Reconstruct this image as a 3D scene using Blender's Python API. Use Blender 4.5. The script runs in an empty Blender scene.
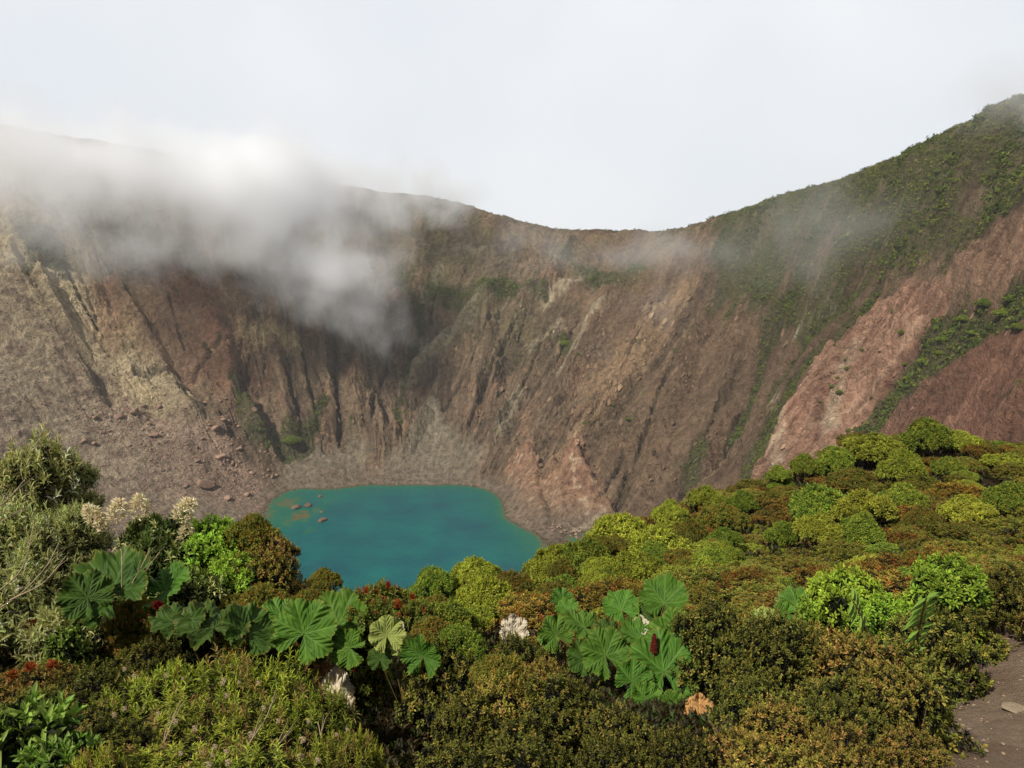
import bpy, math, random
import numpy as np
from mathutils import Vector, Matrix

R = math.radians
sc = bpy.context.scene
COL = sc.collection
rng = np.random.default_rng(7)
random.seed(7)

# ------------------------------------------------------------------ camera
F_PX, PITCH = 780.0, R(10.8)          # camera stands at the origin of the world, looking north (+Y)
LAKE_Z = -200.0
FW = np.array([0, math.cos(PITCH), -math.sin(PITCH)])
UP = np.array([0, math.sin(PITCH), math.cos(PITCH)])

def ray(px, py):
    d = FW + UP * ((384 - py) / F_PX)
    d = d + np.array([(px - 512) / F_PX, 0, 0])
    return d

def at(px, py, Y):
    """world point seen at a pixel at the northward distance Y"""
    d = ray(px, py)
    return d * (Y / d[1])

def on_lake(px, py):
    d = ray(px, py)
    return d * (LAKE_Z / d[2])

# ------------------------------------------------------------------ noise
_p = np.random.default_rng(3).permutation(512).astype(np.int64)
_ga = np.random.default_rng(4).random(512) * 2 * np.pi
_gx, _gy = np.cos(_ga), np.sin(_ga)

def gn(x, y, seed=0):
    xi = np.floor(x).astype(np.int64); yi = np.floor(y).astype(np.int64)
    fx = x - xi; fy = y - yi
    u = fx * fx * fx * (fx * (fx * 6 - 15) + 10); v = fy * fy * fy * (fy * (fy * 6 - 15) + 10)
    def g(ix, iy, dx, dy):
        h = _p[(_p[(ix + seed * 17) & 511] + iy + seed * 31) & 511]
        return _gx[h] * dx + _gy[h] * dy
    a = g(xi, yi, fx, fy); b = g(xi + 1, yi, fx - 1, fy)
    c = g(xi, yi + 1, fx, fy - 1); d = g(xi + 1, yi + 1, fx - 1, fy - 1)
    return ((a + (b - a) * u) * (1 - v) + (c + (d - c) * u) * v) * 1.5   # about -1..1

def fbm(x, y, o=4, seed=0, gain=.5):
    s = 0; a = 1; t = 0
    for k in range(o):
        s = s + a * gn(x * 2**k + 13.7 * k, y * 2**k - 7.1 * k, seed + k); t += a; a *= gain
    return s / t

def ridged(x, y, o=3, seed=0, gain=.5):
    s = 0; a = 1; t = 0
    for k in range(o):
        n = 1 - np.abs(gn(x * 2**k + 3.3 * k, y * 2**k + 5.1 * k, seed + k)) * 2
        s = s + a * n; t += a; a *= gain
    return s / t

def sstep(a, b, x):
    t = np.clip((x - a) / (b - a), 0, 1)
    return t * t * (3 - 2 * t)

class TPS:
    def __init__(s, pts, lam=0.0):
        P = np.array(pts, float); s.sc = np.abs(P[:, :2]).max(); s.X = P[:, :2] / s.sc
        n = len(P); d = np.linalg.norm(s.X[:, None] - s.X[None], axis=2)
        K = d * d * np.log(d + 1e-9) + np.eye(n) * lam
        Q = np.hstack([np.ones((n, 1)), s.X])
        A = np.zeros((n + 3, n + 3)); A[:n, :n] = K; A[:n, n:] = Q; A[n:, :n] = Q.T
        s.w = np.linalg.solve(A, np.concatenate([P[:, 2], np.zeros(3)]))
    def __call__(s, x, y):
        sh = np.shape(x); q = np.stack([np.ravel(x), np.ravel(y)], 1) / s.sc
        out = np.empty(len(q))
        for i in range(0, len(q), 40000):
            b = q[i:i + 40000]; d2 = ((b[:, None] - s.X[None]) ** 2).sum(2)
            out[i:i + 40000] = (.5 * d2 * np.log(d2 + 1e-18)) @ s.w[:-3] + s.w[-3] + b @ s.w[-2:]
        return out.reshape(sh)

# ------------------------------------------------------------------ mesh helpers
def lin(*c):
    c = np.array(c, float) / 255.0
    return np.where(c <= .04045, c / 12.92, ((c + .055) / 1.055) ** 2.4)

def mesh_np(name, V, F, mats=(), col=None, smooth=False, midx=None):
    me = bpy.data.meshes.new(name)
    V = np.ascontiguousarray(V, np.float32); F = np.ascontiguousarray(F, np.int32)
    n, k = F.shape
    me.vertices.add(len(V)); me.vertices.foreach_set('co', V.ravel())
    me.loops.add(n * k); me.loops.foreach_set('vertex_index', F.ravel())
    me.polygons.add(n)
    me.polygons.foreach_set('loop_start', np.arange(0, n * k, k, dtype=np.int32))
    me.polygons.foreach_set('loop_total', np.full(n, k, np.int32))
    if smooth: me.polygons.foreach_set('use_smooth', np.ones(n, bool))
    me.update(calc_edges=True)
    if col is not None:
        at_ = me.color_attributes.new('tint', 'FLOAT_COLOR', 'POINT')
        c4 = np.ones((len(V), 4), np.float32); c4[:, :col.shape[1]] = col
        at_.data.foreach_set('color', c4.ravel())
    for m in mats: me.materials.append(m)
    if midx is not None: me.polygons.foreach_set('material_index', np.ascontiguousarray(midx, np.int32))
    return me

def attr(me, name, vals):
    a = me.attributes.new(name, 'FLOAT', 'POINT'); a.data.foreach_set('value', np.ascontiguousarray(vals, np.float32).ravel())

def link(name, me, parent=None):
    o = bpy.data.objects.new(name, me); COL.objects.link(o)
    if parent is not None: o.parent = parent
    return o

def tag(o, label=None, cat=None, group=None, kind=None):
    if label: o['label'] = label
    if cat: o['category'] = cat
    if group: o['group'] = group
    if kind: o['kind'] = kind
    return o

def grid_faces(ni, nj):
    i, j = np.meshgrid(np.arange(ni - 1), np.arange(nj - 1), indexing='ij')
    a = (i * nj + j).ravel()
    return np.stack([a, a + 1, a + nj + 1, a + nj], 1)

# ------------------------------------------------------------------ material helpers
class NT:
    def __init__(s, name):
        s.m = bpy.data.materials.new(name); s.m.use_nodes = True
        s.t = s.m.node_tree; s.t.nodes.clear()
        s.out = s.t.nodes.new('ShaderNodeOutputMaterial')
    def n(s, typ, **kw):
        nd = s.t.nodes.new('ShaderNode' + typ)
        for k, v in kw.items():
            if k.startswith('i_'):
                nd.inputs[k[2:].replace('_', ' ')].default_value = v
            else: setattr(nd, k, v)
        return nd
    def l(s, a, b): s.t.links.new(a, b)
    def math(s, op, a, b=None, clamp=False):
        nd = s.t.nodes.new('ShaderNodeMath'); nd.operation = op; nd.use_clamp = clamp
        for i, v in enumerate((a, b)):
            if v is None: continue
            if isinstance(v, (int, float)): nd.inputs[i].default_value = v
            else: s.l(v, nd.inputs[i])
        return nd.outputs[0]
    def mix(s, f, a, b, bt='MIX'):
        nd = s.t.nodes.new('ShaderNodeMix'); nd.data_type = 'RGBA'; nd.blend_type = bt
        for sock, v in ((nd.inputs[0], f), (nd.inputs[6], a), (nd.inputs[7], b)):
            if isinstance(v, (int, float)): sock.default_value = v
            elif isinstance(v, (tuple, list, np.ndarray)): sock.default_value = (*v[:3], 1)
            else: s.l(v, sock)
        return nd.outputs[2]
    def noise(s, scale, detail=4, rough=.55, vec=None):
        nd = s.n('TexNoise'); nd.inputs['Scale'].default_value = scale
        nd.inputs['Detail'].default_value = detail; nd.inputs['Roughness'].default_value = rough
        if vec is not None: s.l(vec, nd.inputs['Vector'])
        return nd.outputs['Fac']
    def ramp(s, f, a, b):
        nd = s.n('MapRange'); nd.inputs[1].default_value = a; nd.inputs[2].default_value = b
        s.l(f, nd.inputs[0]); return nd.outputs[0]
# ------------------------------------------------------------------ crater terrain
CX, CY = -85.0, 500.0
rim = [(-260,60,600),(-150,90,640),(-60,112,670),(0,128,690),(60,137,730),(150,150,790),(250,170,850),(330,185,890),
       (400,195,910),(440,199,905),(470,207,900),(505,217,890),(540,230,900),(590,234,890),(640,235,860),(680,231,790),
       (720,217,730),(800,196,620),(850,180,560),(900,160,500),(950,138,450),(970,127,440),(985,113,432),(1024,103,410),(1060,88,390),
       (1100,70,370),(1200,40,330)]
KP = []
_rx = np.arange(-260, 1200, 22.); rim = [(x, float(np.interp(x, [q[0] for q in rim], [q[1] for q in rim])), float(np.interp(x, [q[0] for q in rim], [q[2] for q in rim]))) for x in _rx]
for px, py, Y in rim:
    p = at(px, py, Y); KP.append(tuple(p))
    o = p[:2] - np.array([CX, CY]); o /= np.linalg.norm(o)
    KP.append((p[0] + o[0] * 45, p[1] + o[1] * 45, p[2] - 24))
    KP.append((p[0] + o[0] * 220, p[1] + o[1] * 220, p[2] - 110))
for px, py, Y in [(-150,200,590),(-150,330,520),(-150,440,440),(-150,520,380),
    (0,200,650),(0,300,600),(0,370,560),(0,440,520),(0,520,465),
    (100,240,700),(100,330,640),(100,400,600),(100,450,560),(100,510,505),
    (200,250,740),(200,300,705),(200,370,665),(200,420,620),(200,470,580),(200,510,538),
    (300,250,800),(300,330,725),(300,400,668),(300,440,642),(300,464,625),(330,470,620),
    (400,250,850),(400,330,765),(400,400,700),(400,440,655),(400,466,633),(350,466,633),(450,464,632),
    (500,260,820),(500,330,745),(500,400,675),(500,450,628),(500,478,603),
    (560,500,545),(545,515,525),(600,280,775),(600,350,690),(600,420,610),(600,480,550),(600,530,508),
    (700,280,690),(700,350,620),(700,420,555),(700,480,500),
    (740,300,640),(740,400,560),(730,460,512),
    (800,240,575),(860,290,470),(820,340,462),(800,400,440),(770,470,420),
    (860,220,510),(860,350,430),(860,420,395),
    (950,190,425),(950,250,392),(950,300,372),(900,330,400),(950,340,352),(950,400,335),(950,460,312),
    (1024,160,385),(1024,210,350),(1024,290,318),(1024,340,300),(1024,420,275),
    (1150,150,320),(1150,300,265),(1150,450,215)]:
    KP.append(tuple(at(px, py, Y)))
SHORE = [(262,522),(268,506),(300,488),(350,487),(400,484),(450,484),(480,488),(500,499),(504,514),(530,531),(550,547),
         (600,585),(560,650),(450,700),(330,680),(250,610),(240,560)]
for q in SHORE: KP.append(tuple(on_lake(*q)))
for q in [(350,530),(420,560),(470,525),(400,620),(300,560),(500,590)]:
    p = on_lake(*q); KP.append((p[0], p[1], -212.))
for p in [(-200,300,-165),(-100,240,-160),(0,250,-150),(60,300,-160),(120,230,-110),(180,180,-70),(-300,250,-130)]: KP.append(p)
far_tps = TPS(KP, lam=2e-6)

PH0, PH1 = R(-126), R(234)
NP_, NR_ = 2740, 760
ph = np.linspace(PH0, PH1, NP_); rr = 30 + 590 * np.linspace(0, 1, NR_) ** 1.05
cph = np.linspace(PH0, PH1, 460); crr = np.linspace(20, 640, 200)
A_, B_ = np.meshgrid(cph, crr, indexing='ij')
ZC = far_tps(CX + B_ * np.cos(A_), CY + B_ * np.sin(A_))

def base_h(x, y):
    dx = x - CX; dy = y - CY
    a = np.arctan2(dy, dx); a = np.where(a < -2.2, a + 2 * np.pi, a); r = np.hypot(dx, dy)
    i = np.clip((a - PH0) / (PH1 - PH0) * 459, 0, 458.999); j = np.clip((r - 20) / 620 * 199, 0, 198.999)
    i0 = i.astype(int); j0 = j.astype(int); fi = i - i0; fj = j - j0
    fi = fi; fj = fj
    return ((ZC[i0, j0] * (1 - fi) + ZC[i0 + 1, j0] * fi) * (1 - fj) + (ZC[i0, j0 + 1] * (1 - fi) + ZC[i0 + 1, j0 + 1] * fi) * fj)

def hit(px, py, h=base_h, t0=130., t1=1100., n=1900):
    d = ray(px, py); t = np.linspace(t0, t1, n) / d[1]
    P = d[None] * t[:, None]; z = h(P[:, 0], P[:, 1])
    k = np.argmax(P[:, 2] < z)
    if k == 0: k = n - 1
    return P[k]

# wear and colour patches of the rock, laid on the slope as tapering strokes between two spots
def stroke(x, y, a, b, w0, w1, soft=.5, wob=1.0):
    ax, ay = a[0], a[1]; bx, by = b[0], b[1]
    L = math.hypot(bx - ax, by - ay) + 1e-6
    t = ((x - ax) * (bx - ax) + (y - ay) * (by - ay)) / L**2
    tc = np.clip(t, 0, 1)
    d = np.hypot(x - ax - tc * (bx - ax), y - ay - tc * (by - ay)) / (w0 + (w1 - w0) * tc)
    return 1 - sstep(1 - soft, 1 + soft, d + wob * WOB)

X = CX + rr[None] * np.cos(ph[:, None]); Y_ = CY + rr[None] * np.sin(ph[:, None])
Zb = base_h(X, Y_)
WOB = .55 * fbm(X / 18, Y_ / 18, 5, 40, .6)
PHI = np.broadcast_to(ph[:, None], X.shape); RAD = np.broadcast_to(rr[None], X.shape)
def patch(*strokes, soft=.5, wob=1.0):
    m = np.zeros(X.shape)
    for (p0, p1, p2, p3, w0, w1) in strokes:
        m = np.maximum(m, stroke(X, Y_, hit(p0, p1), hit(p2, p3), w0, w1, soft, wob))
    return m

def patch2(*strokes, soft=0, wob=.7):
    """sharp crested version: 1 on the line, falling straight to 0 at its width"""
    m = np.zeros(X.shape)
    for (p0, p1, p2, p3, w0, w1) in strokes:
        a, b = hit(p0, p1), hit(p2, p3); L2 = (b[0]-a[0])**2 + (b[1]-a[1])**2 + 1e-6
        t = ((X - a[0]) * (b[0] - a[0]) + (Y_ - a[1]) * (b[1] - a[1])) / L2; tc = np.clip(t, 0, 1)
        cx_ = 5 * WOB                                            # the line wanders
        d = np.hypot(X + cx_ - a[0] - tc * (b[0] - a[0]), Y_ - cx_ - a[1] - tc * (b[1] - a[1])) / (w0 + (w1 - w0) * tc)
        m = np.maximum(m, np.clip(1 - d, 0, 1) ** .9)
    return m
def poly(pts, soft=6., wob=9.):
    """1 inside the outline carried onto the slope, fading over soft metres, with a ragged edge"""
    W_ = np.array([hit(*q[:2])[:2] for q in pts])
    for k_, q in enumerate(pts):
        if len(q) > 2: o_ = W_[k_] - np.array([CX, CY]); W_[k_] += o_ / np.linalg.norm(o_) * q[2]
    ins = np.zeros(X.shape, bool); dm = np.full(X.shape, 1e9)
    for (ax, ay), (bx, by) in zip(W_, np.roll(W_, -1, 0)):
        ins ^= ((ay > Y_) != (by > Y_)) & (X < (bx - ax) * (Y_ - ay) / (by - ay + 1e-9) + ax)
        t = np.clip(((X - ax) * (bx - ax) + (Y_ - ay) * (by - ay)) / ((bx - ax)**2 + (by - ay)**2 + 1e-9), 0, 1)
        dm = np.minimum(dm, np.hypot(X - ax - t * (bx - ax), Y_ - ay - t * (by - ay)))
    return sstep(-soft, soft, np.where(ins, dm, -dm) + wob * WOB)
fan = patch((432,402,430,468,5,28),(405,385,470,318,7,5),(425,355,470,325,9,7),(395,300,430,460,0.1,0.1))
fan = np.maximum(fan, .8 * patch((300,470,350,462,18,16),(400,470,470,462,14,14)))
scree = patch((20,330,120,460,40,55),(60,400,230,520,40,30),(0,400,60,520,60,60), soft=.7)
ledge = poly([(1060,285),(1060,335),(975,345),(930,385),(900,402),(860,455),(830,485),(850,450),(878,400),(905,362),(938,322),(985,298)], 2, 13)
redface = poly([(868,300),(905,284),(950,288),(938,322),(905,362),(878,405),(850,470),(800,500),(752,500),(762,450),(795,400),(825,345)], 2, 11)
redlow = poly([(1060,338),(1060,450),(850,470),(862,455),(900,404),(930,387),(975,347)], 3, 10)
butt = poly([(955,255),(1060,205),(1060,285),(985,298),(950,290)], 3, 6)
ravine = patch((872,300,790,380,5,6),(790,380,745,480,7,8),(845,300,770,395,5,5),(768,330,735,440,5,5), soft=.5)
cav = patch((235,385,285,455,4,7),(300,400,330,450,4,6),(210,375,250,370,3,3),(262,300,240,350,3,3),(170,370,215,380,3,3),
            (372,380,390,425,3,4),(345,420,300,455,4,5), soft=.6)

low = sstep(-198, -178, Zb)
S = PHI * 255 + 14 * fbm(X / 70, Y_ / 70, 3, 11)
rough = low * (1 - .93 * fan) * (1 - .75 * scree)
nearrim = np.zeros(X.shape)
vegtop = sstep(-10, 20, Zb + 18 * fbm(X / 40, Y_ / 40, 3, 21))
Z = Zb.copy()
RIMW = np.array([at(*q) for q in rim]); ra = np.arctan2(RIMW[:, 1] - CY, RIMW[:, 0] - CX); ra = np.where(ra < -2.2, ra + 2 * np.pi, ra)
k_ = np.argsort(ra); rimr = np.interp(PHI, ra[k_], np.hypot(RIMW[:, 0] - CX, RIMW[:, 1] - CY)[k_])
nearrim = sstep(75, 12, np.abs(RAD - rimr))                  # the crest keeps its own line
S = S + 2.5 * fbm(X / 18, Y_ / 18, 3, 12)
rough = rough * (1 - .8 * nearrim)
Z += rough * (16 * (np.abs(gn(S / 62, RAD / 330, 5)) - .35) * (1 - .5 * vegtop))
LS = RAD * 1.45                                              # length measured down the slope
mA = sstep(-.25, .25, fbm(X / 60, Y_ / 60, 2, 13)); mB = sstep(-.2, .3, fbm(X / 38, Y_ / 38, 2, 14))
S2 = S + .28 * LS * (X > CX) * sstep(-20, 120, X)           # ribs on the right run slantwise
Z += rough * 6.0 * (ridged(S2 / 30, LS / 210, 2, 8) - .3) * (.4 + .6 * mA) * (1 - .5 * vegtop)
Z += rough * 2.6 * (ridged(S2 / 11, LS / 60, 2, 15) - .3) * mB * (1 - .5 * vegtop)
Z += rough * 3.4 * fbm(S / 16, LS / 22, 4, 26, .6)
Z += rough * 2.2 * (ridged(S / 8, LS / 11, 4, 32, .62) - .3)
Z += (.15 + .85 * rough) * 5 * fbm(X / 30, Y_ / 30, 4, 25)
Z += (.10 + .2 * rough) * low * 1.7 * ridged(X / 6.5, Y_ / 6.5, 3, 31, .6)
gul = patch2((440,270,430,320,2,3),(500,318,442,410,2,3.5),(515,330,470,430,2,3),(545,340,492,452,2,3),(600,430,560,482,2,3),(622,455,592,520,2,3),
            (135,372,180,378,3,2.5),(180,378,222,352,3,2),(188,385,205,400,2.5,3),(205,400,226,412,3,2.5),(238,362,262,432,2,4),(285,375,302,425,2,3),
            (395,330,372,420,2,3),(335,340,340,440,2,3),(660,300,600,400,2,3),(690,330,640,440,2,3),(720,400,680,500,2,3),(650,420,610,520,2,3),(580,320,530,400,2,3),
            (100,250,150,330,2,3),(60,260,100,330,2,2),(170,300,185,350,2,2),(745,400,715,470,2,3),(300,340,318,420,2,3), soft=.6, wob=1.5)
ribs = patch2((485,303,415,376,15,11),(485,303,500,440,12,9),(605,300,525,470,17,12),(655,320,570,480,14,12),(360,350,352,440,12,10),(215,330,262,440,13,10),(272,330,290,440,10,9),(425,420,400,462,9,7),
             (695,340,640,500,13,11),(540,280,475,400,11,9),(120,290,190,410,12,12),(570,250,540,300,10,8),(740,320,700,470,10,10),(40,280,90,380,10,10))
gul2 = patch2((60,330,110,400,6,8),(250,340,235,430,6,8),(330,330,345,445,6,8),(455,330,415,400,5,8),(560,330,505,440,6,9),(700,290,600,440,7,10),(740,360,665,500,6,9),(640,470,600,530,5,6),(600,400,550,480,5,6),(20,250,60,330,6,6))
Z += low * (13 * ribs - 6.5 * gul - 9 * gul2)
# rock bands, steps in the wall
bands = gn(Zb / 13 + .8 * fbm(X / 50, Y_ / 50, 2, 61), PHI * 3, 62)
Z += rough * 4.5 * sstep(-.1, .12, bands) * sstep(-.1, .3, fbm(X / 45, Y_ / 45, 2, 63))
b2 = gn(Zb / 5 + 1.2 * fbm(X / 20, Y_ / 20, 3, 64), PHI * 6, 65)
Z += rough * 1.8 * sstep(-.05, .1, b2) * sstep(-.2, .2, fbm(X / 25, Y_ / 25, 2, 66))
cr = np.abs(gn(S / 17, RAD / 110, 67)); Z -= rough * 3.2 * sstep(.14, .0, cr) * sstep(-.1, .3, fbm(X / 35, Y_ / 35, 2, 68))
Z += nearrim * low * (2.2 * fbm(X / 12, Y_ / 12, 4, 69) + 1.2 * ridged(X / 5, Y_ / 5, 2, 70))
Z += (1 - nearrim) * 5 * redface + 6 * (1 - .7 * nearrim) * butt * (.3 + 1.0 * ridged(S / 11, RAD / 80, 1, 71)) - 9 * ravine - 6 * cav * low + 5 * redlow - 1.5 * ledge + 2.5 * fan
Z += scree * 1.0 * fbm(X / 4, Y_ / 4, 3, 77)
shore_n = 1.2 * fbm(X / 9, Y_ / 9, 4, 81)
Z += (1 - low) * (shore_n * .7 + .9 * fbm(X / 4, Y_ / 4, 3, 82))
Z += (redface + butt + .6 * redlow) * (1 - nearrim) * (4.2 * (ridged(S / 7.5, LS / 55, 3, 84, .6) - .3) - 4.0 * sstep(.10, 0., np.abs(gn(S / 9, LS / 70, 85))))
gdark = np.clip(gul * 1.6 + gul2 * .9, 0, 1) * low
# the toe of the cliff that runs into the water on the right
toe = patch((520,470,535,528,13,9),(560,480,600,535,16,16), soft=.4)
Z += 7 * toe * sstep(-199.5, -192, Zb)

# colour of the bare rock
def C(r, g, b): return lin(r, g, b)
colr = np.empty(X.shape + (3,)); colr[:] = C(112, 86, 66)
def lay(m, c, k=1.0):
    global colr
    m = (np.clip(m, 0, 1) * k)[..., None]; colr = colr * (1 - m) + np.array(c) * m
st = fbm(S / 14, RAD / 130, 4, 91, .6)
st2 = fbm(S / 5, RAD / 60, 4, 95, .65)
iso = fbm(X / 22, Y_ / 22, 5, 99, .6)
iso2 = fbm(X / 5, Y_ / 5, 4, 103, .65)
lay(sstep(-.05, .35, st), C(134, 104, 78), .8)
lay(sstep(.0, .4, -st), C(82, 62, 48), .8)
lay(sstep(.05, .4, iso), C(140, 98, 72), .7)
lay(sstep(.1, .45, st2), C(150, 122, 94), .5)
lay(sstep(.1, .45, -st2), C(74, 54, 42), .6)
rightp = sstep(0, 120, X) * sstep(40, -40, Zb)
lay(rightp * (.5 + .5 * sstep(-.3, .3, iso)), C(108, 78, 56), .75)
org = patch((640,350,530,500,16,9),(680,300,600,380,14,14),(560,470,600,430,9,9),(520,500,590,525,10,12), soft=.8)
lay(org * (.5 + .8 * st2), C(176, 134, 94), .85)
lay(toe * (.6 + .6 * iso2), C(176, 118, 88), .8)
lay(sstep(.1, .45, fbm(X / 7, Y_ / 7, 3, 111)) * toe, C(200, 160, 130), .8)
warm = patch((-40,260,120,350,80,50),(0,340,70,410,60,40), soft=.8)
lay(warm * (.75 + .5 * iso), C(216, 188, 146), .92)
och = patch((20,335,140,390,26,9),(120,330,70,350,14,14),(240,330,290,345,8,9),(150,300,120,330,8,8),(0,215,60,225,40,24),(30,300,150,400,9,10), soft=.8)
lay(och * (.65 + .6 * st2 + .3 * iso2), C(208, 174, 118), .9)
redc = patch((170,300,230,370,30,24),(150,330,210,365,22,22),(110,290,110,330,16,14), soft=.7)
lay(redc * (.75 + .5 * iso), C(146, 92, 66), .85)
lay(scree * .9, C(158, 132, 112), .85)
lay(scree * sstep(-.1, .4, fbm(X / 30 + Y_ / 30, Y_ / 12 - X / 12, 3, 120)), C(122, 92, 80), .7)
pinkr = patch((215,440,270,500,10,12),(160,420,215,445,9,9), soft=.8)
lay(pinkr * (.6 + .5 * iso2), C(168, 130, 116), .8)
lay(fan, C(132, 115, 96), .88)
lay(fan * sstep(.0, .4, fbm(S / 5, RAD / 60, 3, 121)), C(148, 131, 110), .5)
lay(sstep(-190, -198.5, Zb), C(128, 106, 90), .85)
lay(sstep(-199.3, -200.0, Z), C(92, 68, 48), .8)
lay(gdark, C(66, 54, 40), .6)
lay(patch2((478,308,408,380,9,7),(440,262,425,300,5,7),(600,310,560,380,6,6),(520,390,500,440,5,6)) * 1.6, C(150, 130, 106), .75)
lay(redface * (.8 + .3 * iso), C(170, 116, 92), .9)
lay(redface * sstep(.0, .4, st2), C(188, 140, 114), .7)
lay((redface + butt + redlow) * sstep(.12, .0, np.abs(gn(S / 9, LS / 70, 85))), C(92, 56, 42), .6)
lay(redface * sstep(.1, .4, -st2), C(118, 66, 52), .6)
lay(redlow * (.8 + .3 * iso), C(136, 84, 64), .85)
lay(redlow * sstep(.05, .4, st2), C(158, 104, 82), .6)
lay(butt * (.8 + .3 * iso), C(156, 112, 88), .9)
lay(butt * sstep(.0, .3, fbm(S / 3, RAD / 60, 3, 131)), C(120, 84, 66), .6)
pale = patch((772,400,776,470,2.2,4),(835,300,800,330,3,3),(455,247,480,252,3,5),(545,305,590,270,7,5),(830,420,850,360,4,4),(1040,430,1022,440,4,3),
             (600,520,575,530,3,3),(440,250,425,248,3,3),(560,325,530,350,5,4), soft=.6, wob=1.6)
lay(pale * (.5 + .9 * st2 + .5 * iso2), C(196, 172, 144), .7)

# where plants grow on the slope
veg = np.zeros(X.shape)
vr = poly([(690,236,50),(740,216,60),(800,202,70),(850,188,70),(900,168,70),(985,122,70),(1060,95,70),(1060,208),(955,258),(920,280),(868,296),(835,330),(800,352),(760,330),(705,310)], 9, 26)
veg = np.maximum(veg, vr * (.66 + .75 * fbm(X / 20, Y_ / 20, 4, 141)))
vtop = sstep(-5, 25, Zb) * patch((400,215,640,245,30,20), soft=.8)
veg *= (1 - .95 * redface) * (1 - .9 * butt) * (1 - .85 * redlow)
veg = np.maximum(veg, vtop * (.5 + .7 * fbm(X / 16, Y_ / 16, 4, 143)))
veg = np.maximum(veg, .95 * ledge * (1 + .4 * fbm(X / 10, Y_ / 10, 3, 145)))
veg = np.maximum(veg, .9 * ravine * (1 + .5 * fbm(X / 10, Y_ / 10, 3, 146)))
lowv = patch((262,440,300,450,15,14),(235,388,262,440,6,10),(325,395,300,445,4,8),(430,290,470,300,13,16),(480,300,540,300,12,9),(565,340,568,352,6,6),
             (400,270,420,330,10,7),(560,260,640,270,9,9),(30,235,50,250,16,14),(396,412,398,420,4,4),(700,440,690,480,7,8), (415,345,395,415,6,4),soft=.7, wob=1.2)
veg = np.maximum(veg, lowv * (.62 + .6 * iso))
veg = np.maximum(veg, sstep(.28, .5, fbm(S / 9, RAD / 30, 4, 147)) * .55 * low * (1 - redface) * (1 - scree) * (1 - fan) * (1 - sstep(-400, -120, -X)*0))
veg = np.clip(veg, 0, 1)
lay(sstep(.25, .65, veg), C(74, 70, 42), .8)
mossy = sstep(-.1, .4, iso) * sstep(-60, 30, Zb) * (1 - redface) * (1 - butt) * (1 - warm)
lay(mossy, C(98, 96, 56), .65)
lay(patch((420,235,520,330,40,34),(560,255,640,270,18,18), soft=.9) * (.6 + .8 * iso), C(88, 84, 50), .7)

rcam = np.hypot(X, Y_); Z = np.where(rcam < 340, np.minimum(Z, np.maximum(-.95 * (rcam - 15) - 20, -216)), Z)   # the near wall of the crater is the slope the camera stands on
lum = colr.mean(2, keepdims=True); colr = (lum + (colr - lum) * .74) * np.array([1.18, 1.26, 1.13])
V = np.stack([X, Y_, Z], 2).reshape(-1, 3)
FZ = Z
def far_h(x, y):
    dx = x - CX; dy = y - CY
    a = np.arctan2(dy, dx); a = np.where(a < -2.2, a + 2 * np.pi, a); r = np.hypot(dx, dy)
    i = np.clip((a - PH0) / (PH1 - PH0) * (NP_ - 1), 0, NP_ - 1.001); j = np.interp(r, rr, np.arange(NR_))
    j = np.clip(j, 0, NR_ - 1.001)
    i0 = i.astype(int); j0 = j.astype(int); fi = i - i0; fj = j - j0
    return ((FZ[i0, j0] * (1 - fi) + FZ[i0 + 1, j0] * fi) * (1 - fj) + (FZ[i0, j0 + 1] * (1 - fi) + FZ[i0 + 1, j0 + 1] * fi) * fj)

def rock_wall_material():
    m = NT('crater_rock'); tc = m.n('TexCoord').outputs['Object']
    a = m.n('Attribute', attribute_name='tint').outputs['Color']; fl = m.n('Attribute', attribute_name='flow').outputs['Vector']
    fn = m.n('Attribute', attribute_name='streaky').outputs['Fac']
    n1 = m.noise(.22, 8, .66, tc); n2 = m.noise(1.1, 6, .7, tc)
    s1 = m.noise(.16, 8, .7, fl); s2 = m.noise(.7, 6, .7, fl)
    big = m.mix(fn, n1, s1); fine = m.mix(fn, n2, s2)
    c = m.mix(m.ramp(big, .36, .64), m.mix(1.0, a, (.60, .58, .57), 'MULTIPLY'), m.mix(1.0, a, (1.38, 1.38, 1.38), 'MULTIPLY'))
    c = m.mix(m.ramp(fine, .52, .68), c, m.mix(1.0, c, (.52, .49, .47), 'MULTIPLY'))
    c = m.mix(m.ramp(fine, .44, .30), c, m.mix(1.0, c, (1.3, 1.27, 1.22), 'MULTIPLY'))
    bs = m.n('BsdfPrincipled'); bs.inputs['Roughness'].default_value = .95; bs.inputs['Specular IOR Level'].default_value = .08
    m.l(c, bs.inputs['Base Color'])
    cell = m.n('TexVoronoi', feature='DISTANCE_TO_EDGE'); cell.inputs['Scale'].default_value = .13; m.l(tc, cell.inputs['Vector'])
    crack = m.ramp(cell.outputs['Distance'], 0, .12)
    h = m.math('ADD', m.math('MULTIPLY', big, 3.0), m.math('ADD', m.math('MULTIPLY', fine, -.9), m.math('MULTIPLY', crack, .25)))
    b = m.n('Bump'); b.inputs['Strength'].default_value = 1.0; b.inputs['Distance'].default_value = 2.4
    m.l(h, b.inputs['Height']); m.l(b.outputs[0], bs.inputs['Normal']); m.l(bs.outputs[0], m.out.inputs[0])
    return m.m
M_rock = rock_wall_material()
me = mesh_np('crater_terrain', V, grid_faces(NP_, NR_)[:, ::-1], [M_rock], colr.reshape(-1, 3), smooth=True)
fa = me.attributes.new('flow', 'FLOAT_VECTOR', 'POINT')
fa.data.foreach_set('vector', np.stack([S + 1.5 * fbm(X / 5, Y_ / 5, 3, 151), RAD * .16, Z * .16], 2).astype(np.float32).ravel())
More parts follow.
